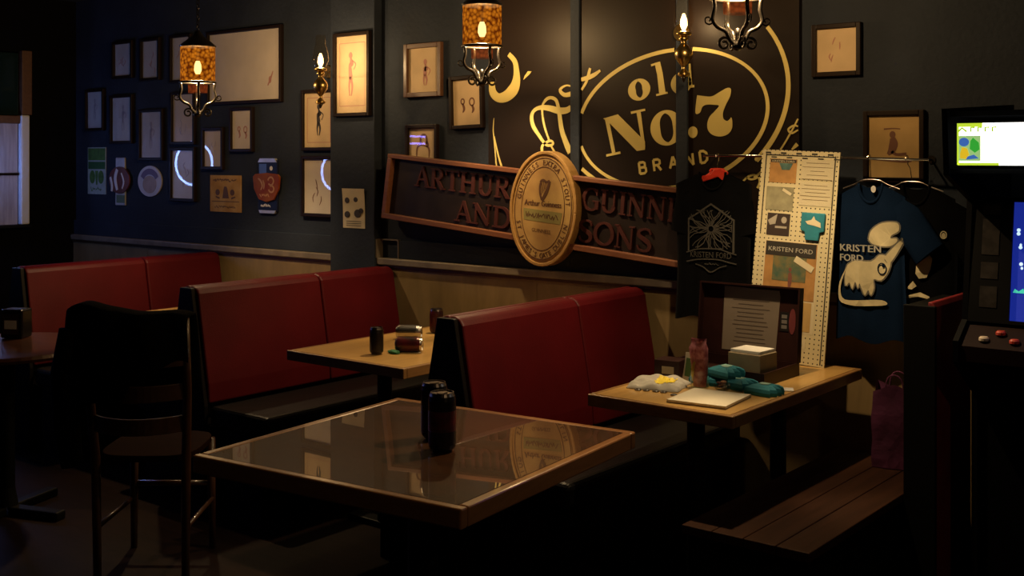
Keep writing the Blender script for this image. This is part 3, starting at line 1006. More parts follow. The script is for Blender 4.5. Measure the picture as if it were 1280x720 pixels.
# ------------------------------------------------------------------ booths
def booth(name, label, x0, left_end=4.525):
    """back-to-back booth: the shared back runs from the wall out to the aisle"""
    t = thing(name, label, 'booth', (x0, 0, 0), group='red booths along the back wall')
    ya, yb = 3.235, 4.525
    top, zs = 1.0, .46
    th = .075
    # core
    core = MB().prism([(-th - .005, 0), (.005, 0), (.005 + .07, .36), (.003, top - .04), (-th - .003, top - .04), (-th - .075, .36)], ya, left_end).build('back_core', m_booth_end, t)
    MB().prism([(-th - .10, 0), (.10, 0), (.108, zs), (.006, top - .004), (-th - .006, top - .004), (-th - .108, zs)], ya - .022, ya).build('end_panel', m_booth_end, t, bevel=.004)
    for sgn in (1, -1):
        ye = yb if sgn > 0 else left_end
        for a, b in ((ya + .002, 3.985), (3.99, ye)):
            # cushion profile (x out from the core, z)
            prof = [(0.004, zs + .006), (.112, zs + .010), (.104, zs + .10), (.075, .72), (.042, .90), (.030, top - .03), (.012, top - .006), (-.012, top + .002), (-th / 2 + .001, top + .002), (-th / 2 + .001, top - .035), (-.006, top - .04)]
            if sgn < 0:
                prof = [(-th - x, z) for x, z in prof]
            MB().prism(prof, a, b).build('back_cushion', m_red, t, bevel=.010, seg=3)
        s0, s1 = .112, (.52 if sgn > 0 else .40)
        xs = (s0, s1) if sgn > 0 else (-th - s1, -th - s0)
        MB().box(xs[0], xs[1], ya, ye, .365, zs).build('seat', m_seat, t, bevel=.022, seg=3)
        xb = (.076, s1 - .05) if sgn > 0 else (-th - s1 + .05, -th - .076)
        MB().box(xb[0], xb[1], ya + .02, ye, 0, .363).build('seat_base', m_booth_end, t)
    return t


booth('booth', 'red vinyl booth by the bluish wall under the round and tin signs', -6.04)
booth('booth', 'red vinyl booth whose back meets the wall at the pillar', -4.49, 4.495)
booth('booth', 'red vinyl booth facing the table heaped with merchandise', -2.86)


def booth_table(label, x0, x1, y0, y1, z=.76, peds=((.5, .22), (.5, .78)), ft=.20):
    t = thing('booth_table', label, 'table', ((x0 + x1) / 2, (y0 + y1) / 2, 0), group='pale tables in the booths')
    a, b = (x1 - x0) / 2, (y1 - y0) / 2
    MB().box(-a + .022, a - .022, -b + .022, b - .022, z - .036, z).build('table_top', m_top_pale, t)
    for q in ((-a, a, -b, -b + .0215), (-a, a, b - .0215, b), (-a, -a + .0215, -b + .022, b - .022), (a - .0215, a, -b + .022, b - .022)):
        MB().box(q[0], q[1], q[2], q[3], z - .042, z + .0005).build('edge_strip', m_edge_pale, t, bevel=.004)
    for fx, fy in peds:
        cx, cy = -a + 2 * a * fx, -b + 2 * b * fy
        MB().lathe([(.032, .025), (.032, z - .06)], 16, c=(cx, cy, 0)).build('pedestal', m_black, t)
        MB().box(cx - ft, cx + ft, cy - .035, cy + .035, 0, .028).build('foot', m_black, t, bevel=.006)
        MB().box(cx - .20, cx + .20, cy - .05, cy + .05, z - .06, z - .042).build('top_plate', m_black, t)
    return t


booth_table('pale wooden booth table behind the jacket draped chair', -5.52, -4.80, 3.40, 4.40)
booth_table('pale wooden booth table holding four small cans', -3.90, -3.19, 3.29, 4.42)
booth_table('pale wooden booth table covered with merchandise', -2.34, -1.765, 3.35, 4.44, peds=((.55, .2), (.55, .80)), ft=.11)

# ------------------------------------------------------------------ front varnished table
t = thing('varnished_table', 'square dark glossy wooden table with lighter edge carrying two tall cans', 'table', (-2.315, 2.47, 0), (0, 0, R(6.0)))
hh = .465
zt = .76
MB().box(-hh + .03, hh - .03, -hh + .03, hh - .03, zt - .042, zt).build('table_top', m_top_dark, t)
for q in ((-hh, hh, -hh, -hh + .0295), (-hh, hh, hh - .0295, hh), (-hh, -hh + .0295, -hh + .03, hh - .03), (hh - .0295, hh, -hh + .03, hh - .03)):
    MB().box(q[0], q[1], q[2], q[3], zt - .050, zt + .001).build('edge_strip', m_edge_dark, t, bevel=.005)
MB().lathe([(.045, .04), (.045, zt - .07)], 20).build('column', m_black, t)
MB().box(-.3, .3, -.04, .04, 0, .045).build('foot', m_black, t, bevel=.01)
MB().box(-.04, .04, -.3, -.041, 0, .045).build('foot', m_black, t, bevel=.01)
MB().box(-.04, .04, .041, .3, 0, .045).build('foot', m_black, t, bevel=.01)
MB().box(-.22, .22, -.22, .22, zt - .07, zt - .0425).build('top_plate', m_black, t)

m_can_body = mat('dark_can_print', (0.020, 0.014, 0.016), .28, metal=.3, col2=(.10, .012, .018), vscale=26)
m_can_black = mat('black_can', (0.014, 0.013, 0.014), .25, metal=.3)
m_alu = mat('can_aluminium', (0.60, 0.58, 0.56), .25, metal=1.0)
m_alu_dark = mat('dim_aluminium', (0.22, 0.19, 0.18), .3, metal=1.0)


def can(label, loc, r, h, body, rim, group, rot=(0, 0, 0), band=None):
    c = thing('drink_can', label, 'can', loc, rot, group)
    MB().lathe([(r * .80, 0.004), (r * .97, .012), (r, .02), (r, h - .022), (r * .93, h - .010)], 28).build('body', body, c, smooth_shade=False)
    MB().lathe([(r * .72, 0), (r * .80, .004)], 28).build('base_ring', rim, c)
    MB().lathe([(r * .93, h - .010), (r * .86, h - .003), (r * .84, h), (r * .80, h), (r * .79, h - .004)], 28).build('rim', rim, c)
    MB().prism(ell(r * .30, r * .48, 14), 0, .0015).xf(Matrix.Translation((0, 0, h - .0025)) @ Matrix.Rotation(R(90), 4, 'X')).build('pull_tab', rim, c)
    if band:
        MB().lathe([(r + .0004, h * .35), (r + .0004, h * .70)], 28, caps=False).build('label_band', band, c)
    return c


m_redprint = mat('can_red_print', (.11, .010, .016), .3, col2=(.02, .01, .012), vscale=30)
can('tall dark can with red print, nearer the middle of the varnished table', (-2.212, 2.44, zt + .0012), .040, .168, m_can_black, m_alu_dark, 'tall cans on the varnished table', band=m_redprint)
can('tall dark can behind the red printed can on the varnished table', (-2.330, 2.535, zt + .0012), .040, .168, m_can_black, m_alu_dark, 'tall cans on the varnished table')
can('dark upright can beside a green scrap on the booth table', (-3.52, 3.465, .7612), .030, .116, m_can_black, m_alu_dark, 'small cans on the booth table')
can('dark upright can against the far edge of the booth table', (-3.717, 4.06, .7612), .033, .118, m_can_body, m_alu_dark, 'small cans on the booth table')
can('silver can lying on its side on the booth table', (-3.745, 3.815, .7612 + .033), .033, .118, m_alu, m_alu, 'small cans on the booth table', (0, R(90), R(35)))
can('dark red can lying on its side on the booth table', (-3.495, 3.555, .7612 + .033), .033, .118, m_can_body, m_alu, 'small cans on the booth table', (0, R(90), R(35)))


def lump(sx, sy, sz, seed, n=14, amp=.25, flat=.0):
    """crumpled closed lump resting on z=0"""
    rd = random.Random(seed)
    off = Vector((rd.uniform(0, 50), rd.uniform(0, 50), 0))
    v, f = [], []
    for i in range(n + 1):
        ph = math.pi * i / n
        for k in range(2 * n):
            a = math.pi * k / n
            d = Vector((math.sin(ph) * math.cos(a), math.sin(ph) * math.sin(a), math.cos(ph)))
            s = 1 + amp * mnoise.noise(d * 2.2 + off) + amp * .5 * mnoise.noise(d * 5 + off)
            z = d.z * s
            v.append((d.x * s * sx, d.y * s * sy, max(0, (z + .55) * sz)))
    m_ = 2 * n
    for i in range(n):
        for k in range(m_):
            f.append((i * m_ + k, i * m_ + (k + 1) % m_, (i + 1) * m_ + (k + 1) % m_, (i + 1) * m_ + k))
    return MB().add(v, f)


o = lump(.030, .020, .010, 3).build('napkin_scrap', mat('green_scrap', (.015, .16, .06), .7), smooth_shade=True, loc=(-3.475, 3.525, .761))
tag(o, 'crumpled green scrap beside the upright can on the booth table', 'scrap')

# ------------------------------------------------------------------ pegboard leaning on the rod
m_peg = peg_mat('cream_pegboard', (0.66, 0.58, 0.36))
PW, PH = .343, .868
peg = thing('display_pegboard', 'tall cream pegboard pinned with posters, leaning on the merchandise table', 'display board', (-1.888, 4.352, .7605), (R(-5.2), R(2.4), 0))
MB().box(-PW, 0, 0, .007, 0, PH).build('board', m_peg, peg)


def pbox(name, m, fx0, fx1, fy0, fy1, t0=0.0, t1=.0015):
    return MB().box(-PW + fx0 * PW, -PW + fx1 * PW, -t1, -t0, PH * (1 - fy1), PH * (1 - fy0)).build(name, m, peg)


def ptext(mb, s, fx, fy, size, width=None, y=-.0030, rot=0):
    add_text(mb, s, size, -PW + fx * PW, PH * (1 - fy), y, rot, width)


m_tape = mat('dark_tape', (.03, .025, .018), .6)
for k in range(5):
    pbox('edge_dash', m_tape, .05 + .2 * k, .12 + .2 * k, .010, .018)
    pbox('edge_dash', m_tape, .13 + .2 * k, .20 + .2 * k, .032, .038)
pbox('edge_line', m_tape, .055, .068, .02, .40)
pbox('edge_line', m_tape, .942, .955, .02, .99)
pbox('edge_line', m_tape, .07, .94, .022, .027)
m_orange = mat('poster_orange', (.50, .26, .08), .7, var=.25, vscale=20)
m_tealp = mat('poster_teal', (.10, .22, .20), .7, var=.5, vscale=30)
m_cream2 = mat('sheet_cream', (.70, .62, .42), .6, var=.05)
m_print = mat('sheet_print', (.25, .19, .10), .7)
m_dark = mat('poster_black', (.03, .025, .02), .6)
po = pbox('small_poster', m_orange, .12, .47, .043, .157)
pbox('poster_header', m_dark, .13, .46, .045, .060, .0016, .0024)
MB().prism([(-PW + .24 * PW, PH * .938), (-PW + .42 * PW, PH * .938), (-PW + .38 * PW, PH * .905), (-PW + .28 * PW, PH * .905)], -.0024, -.0016).build('poster_art', m_tealp, peg)
mb = MB()
ptext(mb, 'KRISTEN FORD', .295, .058, .011, .10)
mb.build('poster_title', m_cream2, peg)
pbox('price_list', m_cream2, .54, .94, .040, .135)
pl = pbox('price_list', m_cream2, .53, .93, .145, .257)
mb = MB()
for k, wd in enumerate((.10, .13, .06, .09, .13)):
    c = .735
    z = .055 + .019 * k
    mb.box(-PW + c * PW - wd / 2, -PW + c * PW + wd / 2, -.0022, -.0015, PH * (1 - z) - .0022, PH * (1 - z))
for k, wd in enumerate((.10, .12, .09, .13, .11)):
    z = .160 + .017 * k
    mb.box(-PW + .73 * PW - wd / 2, -PW + .73 * PW + wd / 2, -.0022, -.0015, PH * (1 - z) - .0022, PH * (1 - z))
mb.build('list_print', m_print, peg)
MB().box(-PW + .535 * PW, -PW + .945 * PW, -.0050, -.0038, PH * (1 - .262), PH * (1 - .036)).build('clear_sleeve', clear_mat('clear_plastic', rough=.12, extra=.05), peg)
pbox('grey_flyer', mat('flyer_grey', (.36, .33, .20), .7, var=.35, vscale=22), .10, .455, .177, .29)
MB().box(-.022, .022, -.0022, -.0015, -.006, .006).build('price_tag', m_cream2, peg, loc=(-PW + .37 * PW, -.001, PH * .80), rot=(0, R(28), 0))
pbox('photo_print', mat('photo_black', (.045, .03, .025), .5), .14, .435, .304, .41)
mb = MB()
mb.prism([(-PW + .15 * PW, PH * .66), (-PW + .27 * PW, PH * .692), (-PW + .25 * PW, PH * .645), (-PW + .18 * PW, PH * .638)], -.0026, -.0015)
mb.prism(ell(.012, .014, 14, -PW + .36 * PW, PH * .665), -.0026, -.0015)
mb.box(-PW + .25 * PW, -PW + .40 * PW, -.0026, -.0015, PH * .625, PH * .635)
mb.build('photo_light', mat('photo_grey', (.40, .36, .30), .6), peg)
m_teal = mat('teal_foam', (.020, .22, .30), .8, var=.15, vscale=40)
a0, a1 = -PW + .59 * PW, -PW + .885 * PW
MB().prism([(a0, PH * .71), (a1, PH * .71), (a1, PH * .625), (a1 - .018, PH * .618), (a1 - .022, PH * .580), (a0 + .022, PH * .580), (a0 + .018, PH * .618), (a0, PH * .625)], -.012, -.0005).build('foam_can_sleeve', m_teal, peg, bevel=.004)
mb = MB()
mb.prism([(a0 + .02, PH * .668), (a0 + .045, PH * .676), (a0 + .055, PH * .695), (a0 + .062, PH * .678), (a0 + .085, PH * .665), (a0 + .088, PH * .642), (a0 + .06, PH * .650), (a0 + .03, PH * .655)], -.0135, -.012)
mb.build('sleeve_print', m_cream2, peg)
pbox('large_poster_mount', m_cream2, .135, .83, .430, .857, 0, .001)
pbox('large_poster', m_orange, .15, .81, .4375, .705, .0011, .0022)
pbox('large_poster_lower', mat('poster_tan', (.55, .36, .13), .7, var=.15, vscale=16), .15, .79, .712, .848, .0011, .0022)
pbox('poster_band', m_dark, .155, .80, .4385, .505, .0023, .0030)
mb = MB()
ptext(mb, 'KRISTEN FORD', .475, .484, .026, .195, -.0036)
mb.build('poster_title', mat('poster_title_paint', (.50, .47, .40), .6), peg)
pbox('poster_art', mat('poster_foliage', (.06, .12, .08), .7, col2=(.20, .16, .06), vscale=28), .26, .69, .506, .622, .0023, .0030)
mb = MB()
cx, cz = -PW + .49 * PW, PH * .42
mb.prism(ell(.007, .009, 12, cx, cz + .012), -.0036, -.0030)
mb.ribbon([(cx, cz, .006), (cx + .002, cz - .03, .009), (cx, cz - .07, .004)], -.0036, -.0030)
mb.prism(ell(.011, .014, 14, cx + .004, cz - .088), -.0036, -.0022)
mb.build('poster_figure', mat('poster_figure_red', (.20, .07, .05), .7), peg)
MB().box(-.045, .045, -.0014, 0, -.013, .013).build('poster_label', m_cream2, peg, loc=(-PW + .66 * PW, -.0036, PH * .465), rot=(0, R(27), 0))
mb = MB()
squiggle(mb, -PW + .45 * PW, PH * .215, .075, .020, -.0032, 9, 5, .0022)
mb.build('poster_small_print', mat('poster_orange_print', (.40, .17, .05), .7), peg)
pbox('small_label', m_cream2, .46, .75, .885, .928)
mb = MB()
ptext(mb, 'CARDS', .61, .917, .017, .07, -.0022)
mb.build('label_print', m_print, peg)

# ------------------------------------------------------------------ clothes rod, hangers and shirts
rod = thing('clothes_rod', 'thin chrome clothes rod fixed along the back wall', 'rod', (-2.0, YB, 1.600))
MB().tube([(-.48, -.122, .012), (.0, -.122, .008), (.50, -.122, -.006)], .0055, 10).build('bar', m_chrome, rod)
for x, z in ((-.46, .012), (.47, -.005)):
    MB().tube([(x, 0, z - .0), (x, -.06, z), (x, -.122, z)], .004, 8).build('bracket_arm', m_iron, rod)
    MB().lathe([(.016, -.006), (.016, 0)], 14, 'y', (x, 0, z)).build('bracket_plate', m_iron, rod)


def hanger(label, x, z_rod, m, thick, y=YB - .122, hw=.19, drop=.055, by=0.0, nk=.062):
    h = thing('clothes_hanger', label, 'hanger', (x, y, z_rod), group='hangers on the clothes rod')
    pts = [(0, -.018, -.008)]
    for k in range(9):
        a = R(200 - 25 * k)
        pts.append((0, .0135 * math.cos(a), .0008 + .0135 * math.sin(a) - .004))
    pts += [(0, .010, -.025), (0, by * .6, -.04), (0, by, -nk + .002)]
    MB().tube(pts, .0018, 6).build('hook', m_chrome, h)
    bar = [(-hw, by, -nk - drop), (-hw * .55, by, -nk - drop * .45), (-.03, by, -nk), (.03, by, -nk), (hw * .55, by, -nk - drop * .45), (hw, by, -nk - drop)]
    MB().tube(smooth(bar, 3), thick, 8).build('shoulder_bar', m, h)
    return h


def shirt(label, x, y, ztop, m, half, length, seed, yaw=0.0, print_fn=None, sleeve=(1, 1), thick=.020, spread=.105):
    """T-shirt hanging flat from its shoulders; local origin at the collar"""
    t = thing('hanging_shirt', label, 'shirt', (x, y, ztop), (0, 0, R(yaw)), 'shirts on the clothes rod')
    rd = random.Random(seed)
    ph = [rd.uniform(0, 6) for _ in range(4)]
    nr, nc = 26, 24

    def fold(xx, zz):
        k = min(1, max(0, -zz / length))
        return (.0035 + .008 * k) * (math.sin(xx * 38 + ph[0] + zz * 3) + .6 * math.sin(xx * 71 + ph[1] - zz * 4)) * .6

    def halfw(zz):
        return half * (1 + .03 * math.sin(zz * 9 + ph[2]) + .05 * (-zz / length))

    def shoulder(u):
        """top edge for lateral fraction u"""
        a = abs(u)
        return -.052 * max(0, (a - .3)) / .7

    def front(xx, zz):
        u = min(1, abs(xx) / halfw(zz))
        return -thick * math.sqrt(max(0, 1 - u ** 3)) + fold(xx, zz) * (1 - u ** 2)

    v, f = [], []
    for side in (-1, 1):
        base = len(v)
        for i in range(nr + 1):
            k = i / nr
            for j in range(nc + 1):
                u = -1 + 2 * j / nc
                neck = .075 if side < 0 else .018
                tz = shoulder(u)
                if abs(u) < .36:
                    tz -= neck * (1 - (u / .36) ** 2)
                bz = -length + .012 * math.sin(u * 5 + ph[3])
                zz = tz + (bz - tz) * k
                xx = u * halfw(zz)
                yy = front(xx, zz) * (1 if side < 0 else -.8) * (0.35 + .65 * min(1, k * 6))
                v.append((xx, yy, zz))
        for i in range(nr):
            for j in range(nc):
                a = base + i * (nc + 1) + j
                f.append((a, a + 1, a + nc + 2, a + nc + 1))
    b0, b1 = 0, (nr + 1) * (nc + 1)
    for i in range(nr):
        for j in (0, nc):
            a = i * (nc + 1) + j
            f.append((b0 + a, b0 + a + nc + 1, b1 + a + nc + 1, b1 + a))
    MB().add(v, f).build('shirt_body', m, t, smooth_shade=True)
    for s, on in zip((-1, 1), sleeve):
        if not on:
            continue
        vv, ff = [], []
        n = 14
        for i in range(9):
            k = i / 8
            cx = s * (half * .78 + (spread + .02) * k - (.02 if spread < .05 else 0))
            cz = -.085 - .185 * k
            ra = .078 * min(1, .55 + k * 1.6)
            rb = .016 + .005 * math.sin(3 * k + ph[1])
            tx, tz = (spread + .02) * s, -.185
            l = math.hypot(tx, tz)
            nx, nz = -tz / l, tx / l
            for q in range(n):
                a = 2 * math.pi * q / n
                vv.append((cx + nx * ra * math.cos(a) * .8, rb * math.sin(a), cz + nz * ra * math.cos(a)))
        for i in range(8):
            for q in range(n):
                ff.append((i * n + q, i * n + (q + 1) % n, (i + 1) * n + (q + 1) % n, (i + 1) * n + q))
        MB().add(vv, ff).build('sleeve', m, t, smooth_shade=True)
    MB().tube([(.36 * half * math.cos(R(a)) * 1.0, front(0, -.1) * (.35 + .1 * abs(math.sin(R(a)))), -.078 * abs(math.sin(R(a))) + .001) for a in range(180, 361, 15)], .006, 6).build('collar', m, t, smooth_shade=True)
    t['_'] = 0
    del t['_']
    return t, front


def on_cloth(mb, front, off=.004):
    """lay flat art (built at y=0) onto the front of the shirt, in strips fine enough to follow it"""
    mb.v = [(x, front(x, z) - off + y, z) for x, y, z in mb.v]
    return mb


m_black_cloth = mat('black_cotton', (.003, .003, .0035), .9, var=.2, bump=.2, bscale=300, spec=.04)
m_blue_cloth = mat('blue_cotton', (.0045, .013, .036), .9, var=.2, bump=.2, bscale=300, spec=.04)
m_greyprint = mat('grey_shirt_print', (.055, .050, .044), .8, spec=.1)
m_creamprint = mat('cream_shirt_print', (.58, .50, .30), .8, var=.12, vscale=30)
m_redplastic = mat('red_plastic', (.62, .045, .025), .3)
m_clearbar = mat('pale_plastic', (.45, .44, .42), .3)

hg = hanger('red plastic hanger in the black shirt with grey badge', -2.412, 1.612, m_redplastic, .007, hw=.055, drop=.030)
# broad red crossbar of the hanger showing in the neck opening
MB().prism([(-.075, -.118), (-.070, -.088), (-.030, -.082), (-.012, -.060), (.022, -.055), (.052, -.070), (.055, -.105), (.030, -.108), (.010, -.092), (-.030, -.105)], -.014, .004).build('crossbar', m_redplastic, hg, bevel=.004)
hanger('wire hanger in the blue shirt', -1.735, 1.606, m_alu_dark, .003, hw=.115, drop=.035, by=.018, nk=.092)
hanger('wire hanger in the black shirt beside the blue shirt', -1.585, 1.602, m_alu_dark, .003, hw=.12, drop=.035, by=.058, nk=.095)

s1, fr1 = shirt('black T-shirt with a grey badge print, hung from the red hanger', -2.427, YB - .132, 1.540, m_black_cloth, .178, .640, 3, sleeve=(1, 1), thick=.022, spread=.012)
mb = MB()
Y0, Y1 = -.0005, .0005
bd = [(-.105, -.255), (-.105, -.205), (0, -.140), (.110, -.205), (.110, -.300)]
mb.ribbon([(x, z, .0045) for x, z in [(-.108, -.345), (-.107, -.205), (.004, -.138), (.114, -.205), (.112, -.345)]], Y0, Y1, sub=1)
rd = random.Random(11)
for k in range(44):
    a = R(360 / 44 * k + rd.uniform(-6, 6))
    x, z = .004, -.245
    q = [(x + .012 * math.cos(a), z + .012 * math.sin(a), .0022)]
    for st in range(5):
        a += rd.uniform(-.55, .55)
        l = .024
        q.append((max(-.1, min(.105, q[-1][0] + l * math.cos(a))), max(-.33, min(-.165, q[-1][1] + l * .8 * math.sin(a))), .0018))
    mb.ribbon(q, Y0, Y1, sub=1)
mb.ribbon([(-.12, -.352, .0025), (-.06, -.335, .0025), (.004, -.331, .0025), (.06, -.335, .0025), (.125, -.352, .0025)], Y0, Y1)
mb.ribbon([(-.12, -.392, .0025), (-.06, -.380, .0025), (.004, -.376, .0025), (.06, -.380, .0025), (.125, -.392, .0025)], Y0, Y1)
add_text(mb, 'KRISTEN FORD', .036, .003, -.370, 0, 0, .20)
mb.ribbon([(-.07, -.400, .002), (-.03, -.412, .002), (.004, -.432, .003), (.04, -.412, .002), (.08, -.400, .002)], Y0, Y1)
squiggle(mb, .004, -.397, .06, .008, 0, 10, 5, .0012)
on_cloth(mb, fr1, .006).build('badge_print', m_greyprint, s1)

s2, fr2 = shirt('blue T-shirt with a cream horned creature print', -1.735, YB - .104, 1.500, m_blue_cloth, .135, .625, 8, sleeve=(0, 1), thick=.020)
MB().prism(ell(.010, .014, 12, .013, -.022), -.010, -.008).build('neck_tag', m_white, s2)
mb = MB()
polys = [[(0.0, -.222), (.009, -.188), (.043, -.16), (.085, -.15), (.116, -.155), (.118, -.184), (.093, -.201), (.089, -.214), (.11, -.213), (.111, -.227), (.085, -.245), (.043, -.245), (.013, -.238)],
         [(.143, -.212), (.135, -.232), (.106, -.283), (.085, -.309), (.068, -.289), (.097, -.251), (.13, -.216)],
         [(-.087, -.327), (-.052, -.308), (.009, -.309), (.043, -.282), (.076, -.285), (.089, -.309), (.076, -.351), (.051, -.381), (.019, -.379), (.021, -.413), (.009, -.443), (-.002, -.423), (-.013, -.444), (-.024, -.42), (-.034, -.396), (-.039, -.417), (-.052, -.392), (-.065, -.423), (-.078, -.398), (-.096, -.412), (-.097, -.362)],
         [(-.091, -.336), (-.113, -.397), (-.118, -.439), (-.1, -.468), (-.034, -.465), (.051, -.459), (.075, -.471), (.051, -.481), (-.052, -.489), (-.113, -.481), (-.128, -.45), (-.122, -.397)]]
for q in polys:
    q2 = [(min(x, .132), z) for x, z in q]
    mb.prism([(x, z) for x, z, _ in smooth([(a, b, 0) for a, b in q2 + [q2[0]]], 3)[:-1]], Y0, Y1)
on_cloth(mb, fr2, .009).build('creature_print', m_creamprint, s2)
mb = MB()
for q in polys[:3]:
    q2 = [(min(x, .132), z) for x, z in q]
    mb.ribbon([(a, b, .0055) for a, b in q2 + [q2[0]]], Y0, Y1, sub=3)
on_cloth(mb, fr2, .0078).build('creature_outline', mat('grey_outline_print', (.13, .12, .10), .8), s2)
mb = MB()
ring_ribbon(mb, .017, .022, .0022, Y0, Y1, .055, -.335, n=18)
mb.prism(ell(.005, .007, 10, .060, -.322), Y0, Y1)
on_cloth(mb, fr2, .011).build('creature_eye', m_blue_cloth, s2)
mb = MB()
add_text(mb, 'KRISTEN', .040, -.035, -.272, 0, 0, .17, bold=.0012)
add_text(mb, 'FORD', .040, -.070, -.312, 0, 0, .10, bold=.0012)
on_cloth(mb, fr2, .0085).build('word_print', mat('grey_word_print', (.33, .32, .28), .8), s2)

s3, fr3 = shirt('black T-shirt with a small pale creature print, behind the blue shirt', -1.570, YB - .060, 1.495, m_black_cloth, .150, .60, 21, sleeve=(0, 1), thick=.016)
mb = MB()
for q in [[(-.017, -.265), (.024, -.259), (.04, -.279), (.032, -.32), (.016, -.354), (-.013, -.36), (-.025, -.34), (-.021, -.299)],
          [(-.075, -.418), (-.059, -.429), (-.009, -.413), (.028, -.427), (.028, -.437), (-.017, -.43), (-.067, -.441)],
          [(-.059, -.4), (-.034, -.37), (-.021, -.389), (-.038, -.403)]]:
    on_cloth(MB().prism([(x + .030, z - .005) for x, z in q], Y0, Y1), fr3, .008).build('creature_print', m_creamprint, s3)
ring_ribbon(mb, .011, .014, .0018, Y0, Y1, .112, -.190, n=14)
mb.prism(ell(.007, .010, 12, .112, -.192), Y0, Y1)
on_cloth(mb, fr3, .008).build('eye_print', m_creamprint, s3)

# ------------------------------------------------------------------ merchandise on the right table
ZT = .761
m_boxout = mat('dark_red_brown_card', (.030, .011, .010), .4, var=.3, vscale=14, spec=.25)
m_boxin = mat('box_inner_brown', (.075, .040, .022), .6)
m_lidpaper = mat('lid_grey_sheet', (.20, .165, .135), .6, var=.12, vscale=8)
m_lidprint = mat('lid_sheet_print', (.075, .055, .045), .7)
bx = thing('open_box', 'dark red brown box with its lid standing open, a printed sheet inside the lid', 'box', (-2.115, 4.00, ZT))
BW, BD, BH = .215, .150, .048
MB().box(-BW, BW, -BD, BD, 0, .006).build('bottom', m_boxout, bx)
for q in ((-BW, BW, -BD, -BD + .008), (-BW, BW, BD - .008, BD), (-BW, -BW + .008, -BD + .008, BD - .008), (BW - .008, BW, -BD + .008, BD - .008)):
    MB().box(q[0], q[1], q[2], q[3], .006, BH).build('side', m_boxout, bx)
ldm = Matrix.Translation((0, BD - .002, BH)) @ Matrix.Rotation(R(-6), 4, 'X')
lid = MB().box(-BW - .004, BW + .004, 0, .008, 0, .288).xf(ldm).build('lid', m_boxout, bx, bevel=.002)
for q in ((-BW - .004, -BW + .003, -.030, 0, 0, .288), (BW - .003, BW + .004, -.030, 0, 0, .288), (-BW + .003, BW - .003, -.030, 0, .281, .288)):
    MB().box(*q).xf(ldm).build('lid_flange', m_boxout, lid)
MB().prism([(-.120, .020), (.115, .020), (.125, .245), (.120, .270), (-.120, .275)], -.0015, -.0002).xf(ldm).build('lid_sheet', m_lidpaper, lid)
mb = MB()
for k in range(11):
    wd = random.Random(k).uniform(.05, .085)
    mb.box(-wd, wd, -.0022, -.0015, .225 - .0165 * k - .003, .225 - .0165 * k)
mb.xf(ldm).build('sheet_print', m_lidprint, lid)
MB().box(.128, .165, -.0022, -.0002, .115, .190).xf(ldm).build('lid_sticker', mat('sticker_black', (.012, .011, .012), .4), lid)
mb = MB()
for k in range(3):
    mb.box(.135, .158, -.0030, -.0022, .125 + .02 * k, .139 + .02 * k)
mb.xf(ldm).build('sticker_print', mat('sticker_grey', (.16, .15, .15), .5), lid)
MB().prism(ell(.014, .05, 20, .180, .155), -.0022, -.0002).xf(ldm).build('lid_emblem', mat('sticker_red', (.15, .03, .035), .5), lid)
cb = thing('card_box', 'small pale cardboard box of white cards standing in the open box', 'box', (-1.985, 3.925, ZT + .0065), (0, 0, R(-4)))
MB().box(-.068, .068, -.062, .062, 0, .105).build('carton', mat('kraft_card', (.30, .235, .15), .7, var=.15, vscale=16), cb, bevel=.002)
MB().box(-.062, .062, -.056, .056, .1055, .118).build('white_cards', m_white, cb, bevel=.002)

sb = thing('small_dark_box', 'small dark brown box with a pale label behind the flowered jar', 'box', (-2.255, 3.785, ZT), (0, 0, R(8)))
MB().box(-.050, .050, -.045, .045, 0, .075).build('carton', m_boxout, sb, bevel=.002)
MB().box(-.018, .030, -.0470, -.0452, .025, .052).build('label', mat('dim_label', (.30, .25, .16), .6), sb)
gc = thing('greeting_card', 'white and green folded card standing behind the flowered jar', 'card', (-2.165, 3.765, ZT), (0, 0, R(-20)))
MB().prism([(-.035, 0), (.035, 0), (.030, .115), (-.018, .110)], -.001, .001).build('front_leaf', m_white, gc)
MB().prism([(-.025, .02), (.014, .02), (.012, .09), (-.012, .09)], -.0022, -.001).build('green_picture', mat('card_green', (.09, .20, .07), .6), gc)
MB().prism([(-.035, 0), (.035, 0), (.030, .112), (-.018, .107)], -.001, .001).xf(Matrix.Rotation(R(24), 4, 'Z') @ Matrix.Translation((0, .013, 0))).build('back_leaf', m_white, gc)

jr = thing('flowered_jar', 'clear jar holding a rolled pink flowered paper', 'jar', (-2.075, 3.685, ZT))
mb = MB()
mb.lathe([(.030, 0), (.034, .004), (.034, .105), (.031, .112), (.029, .112), (.030, .105), (.030, .006)], 24)
mb.build('glass_jar', clear_mat('jar_glass', (.93, .92, .88), extra=.05), jr, smooth_shade=True)
m_pink = mat('pink_flowers', (.50, .20, .24), .7, col2=(.26, .045, .065), vscale=60)
v, f = [], []
n = 20
for i in range(12):
    k = i / 11
    for q in range(n):
        a = 2 * math.pi * q / n
        r_ = .024 + .012 * k + .006 * math.sin(3 * a + 4 * k) * k + .004 * math.sin(7 * a) * k
        z = .008 + .172 * k + (.003 * math.sin(2 * a + 1) if i == 11 else 0)
        if k > .85:
            r_ *= .78
        v.append((r_ * math.cos(a), r_ * math.sin(a) * .8, z))
for i in range(11):
    for q in range(n):
        f.append((i * n + q, i * n + (q + 1) % n, (i + 1) * n + (q + 1) % n, (i + 1) * n + q))
f.append(tuple(range(n))[::-1])
MB().add(v, f).build('flowered_paper', m_pink, jr, smooth_shade=True)
MB().ribbon([(-.012, .03, .003), (-.014, .07, .006), (-.006, .10, .004)], -.0275, -.0262).build('yellow_stripe', mat('mustard', (.40, .28, .06), .7), jr)


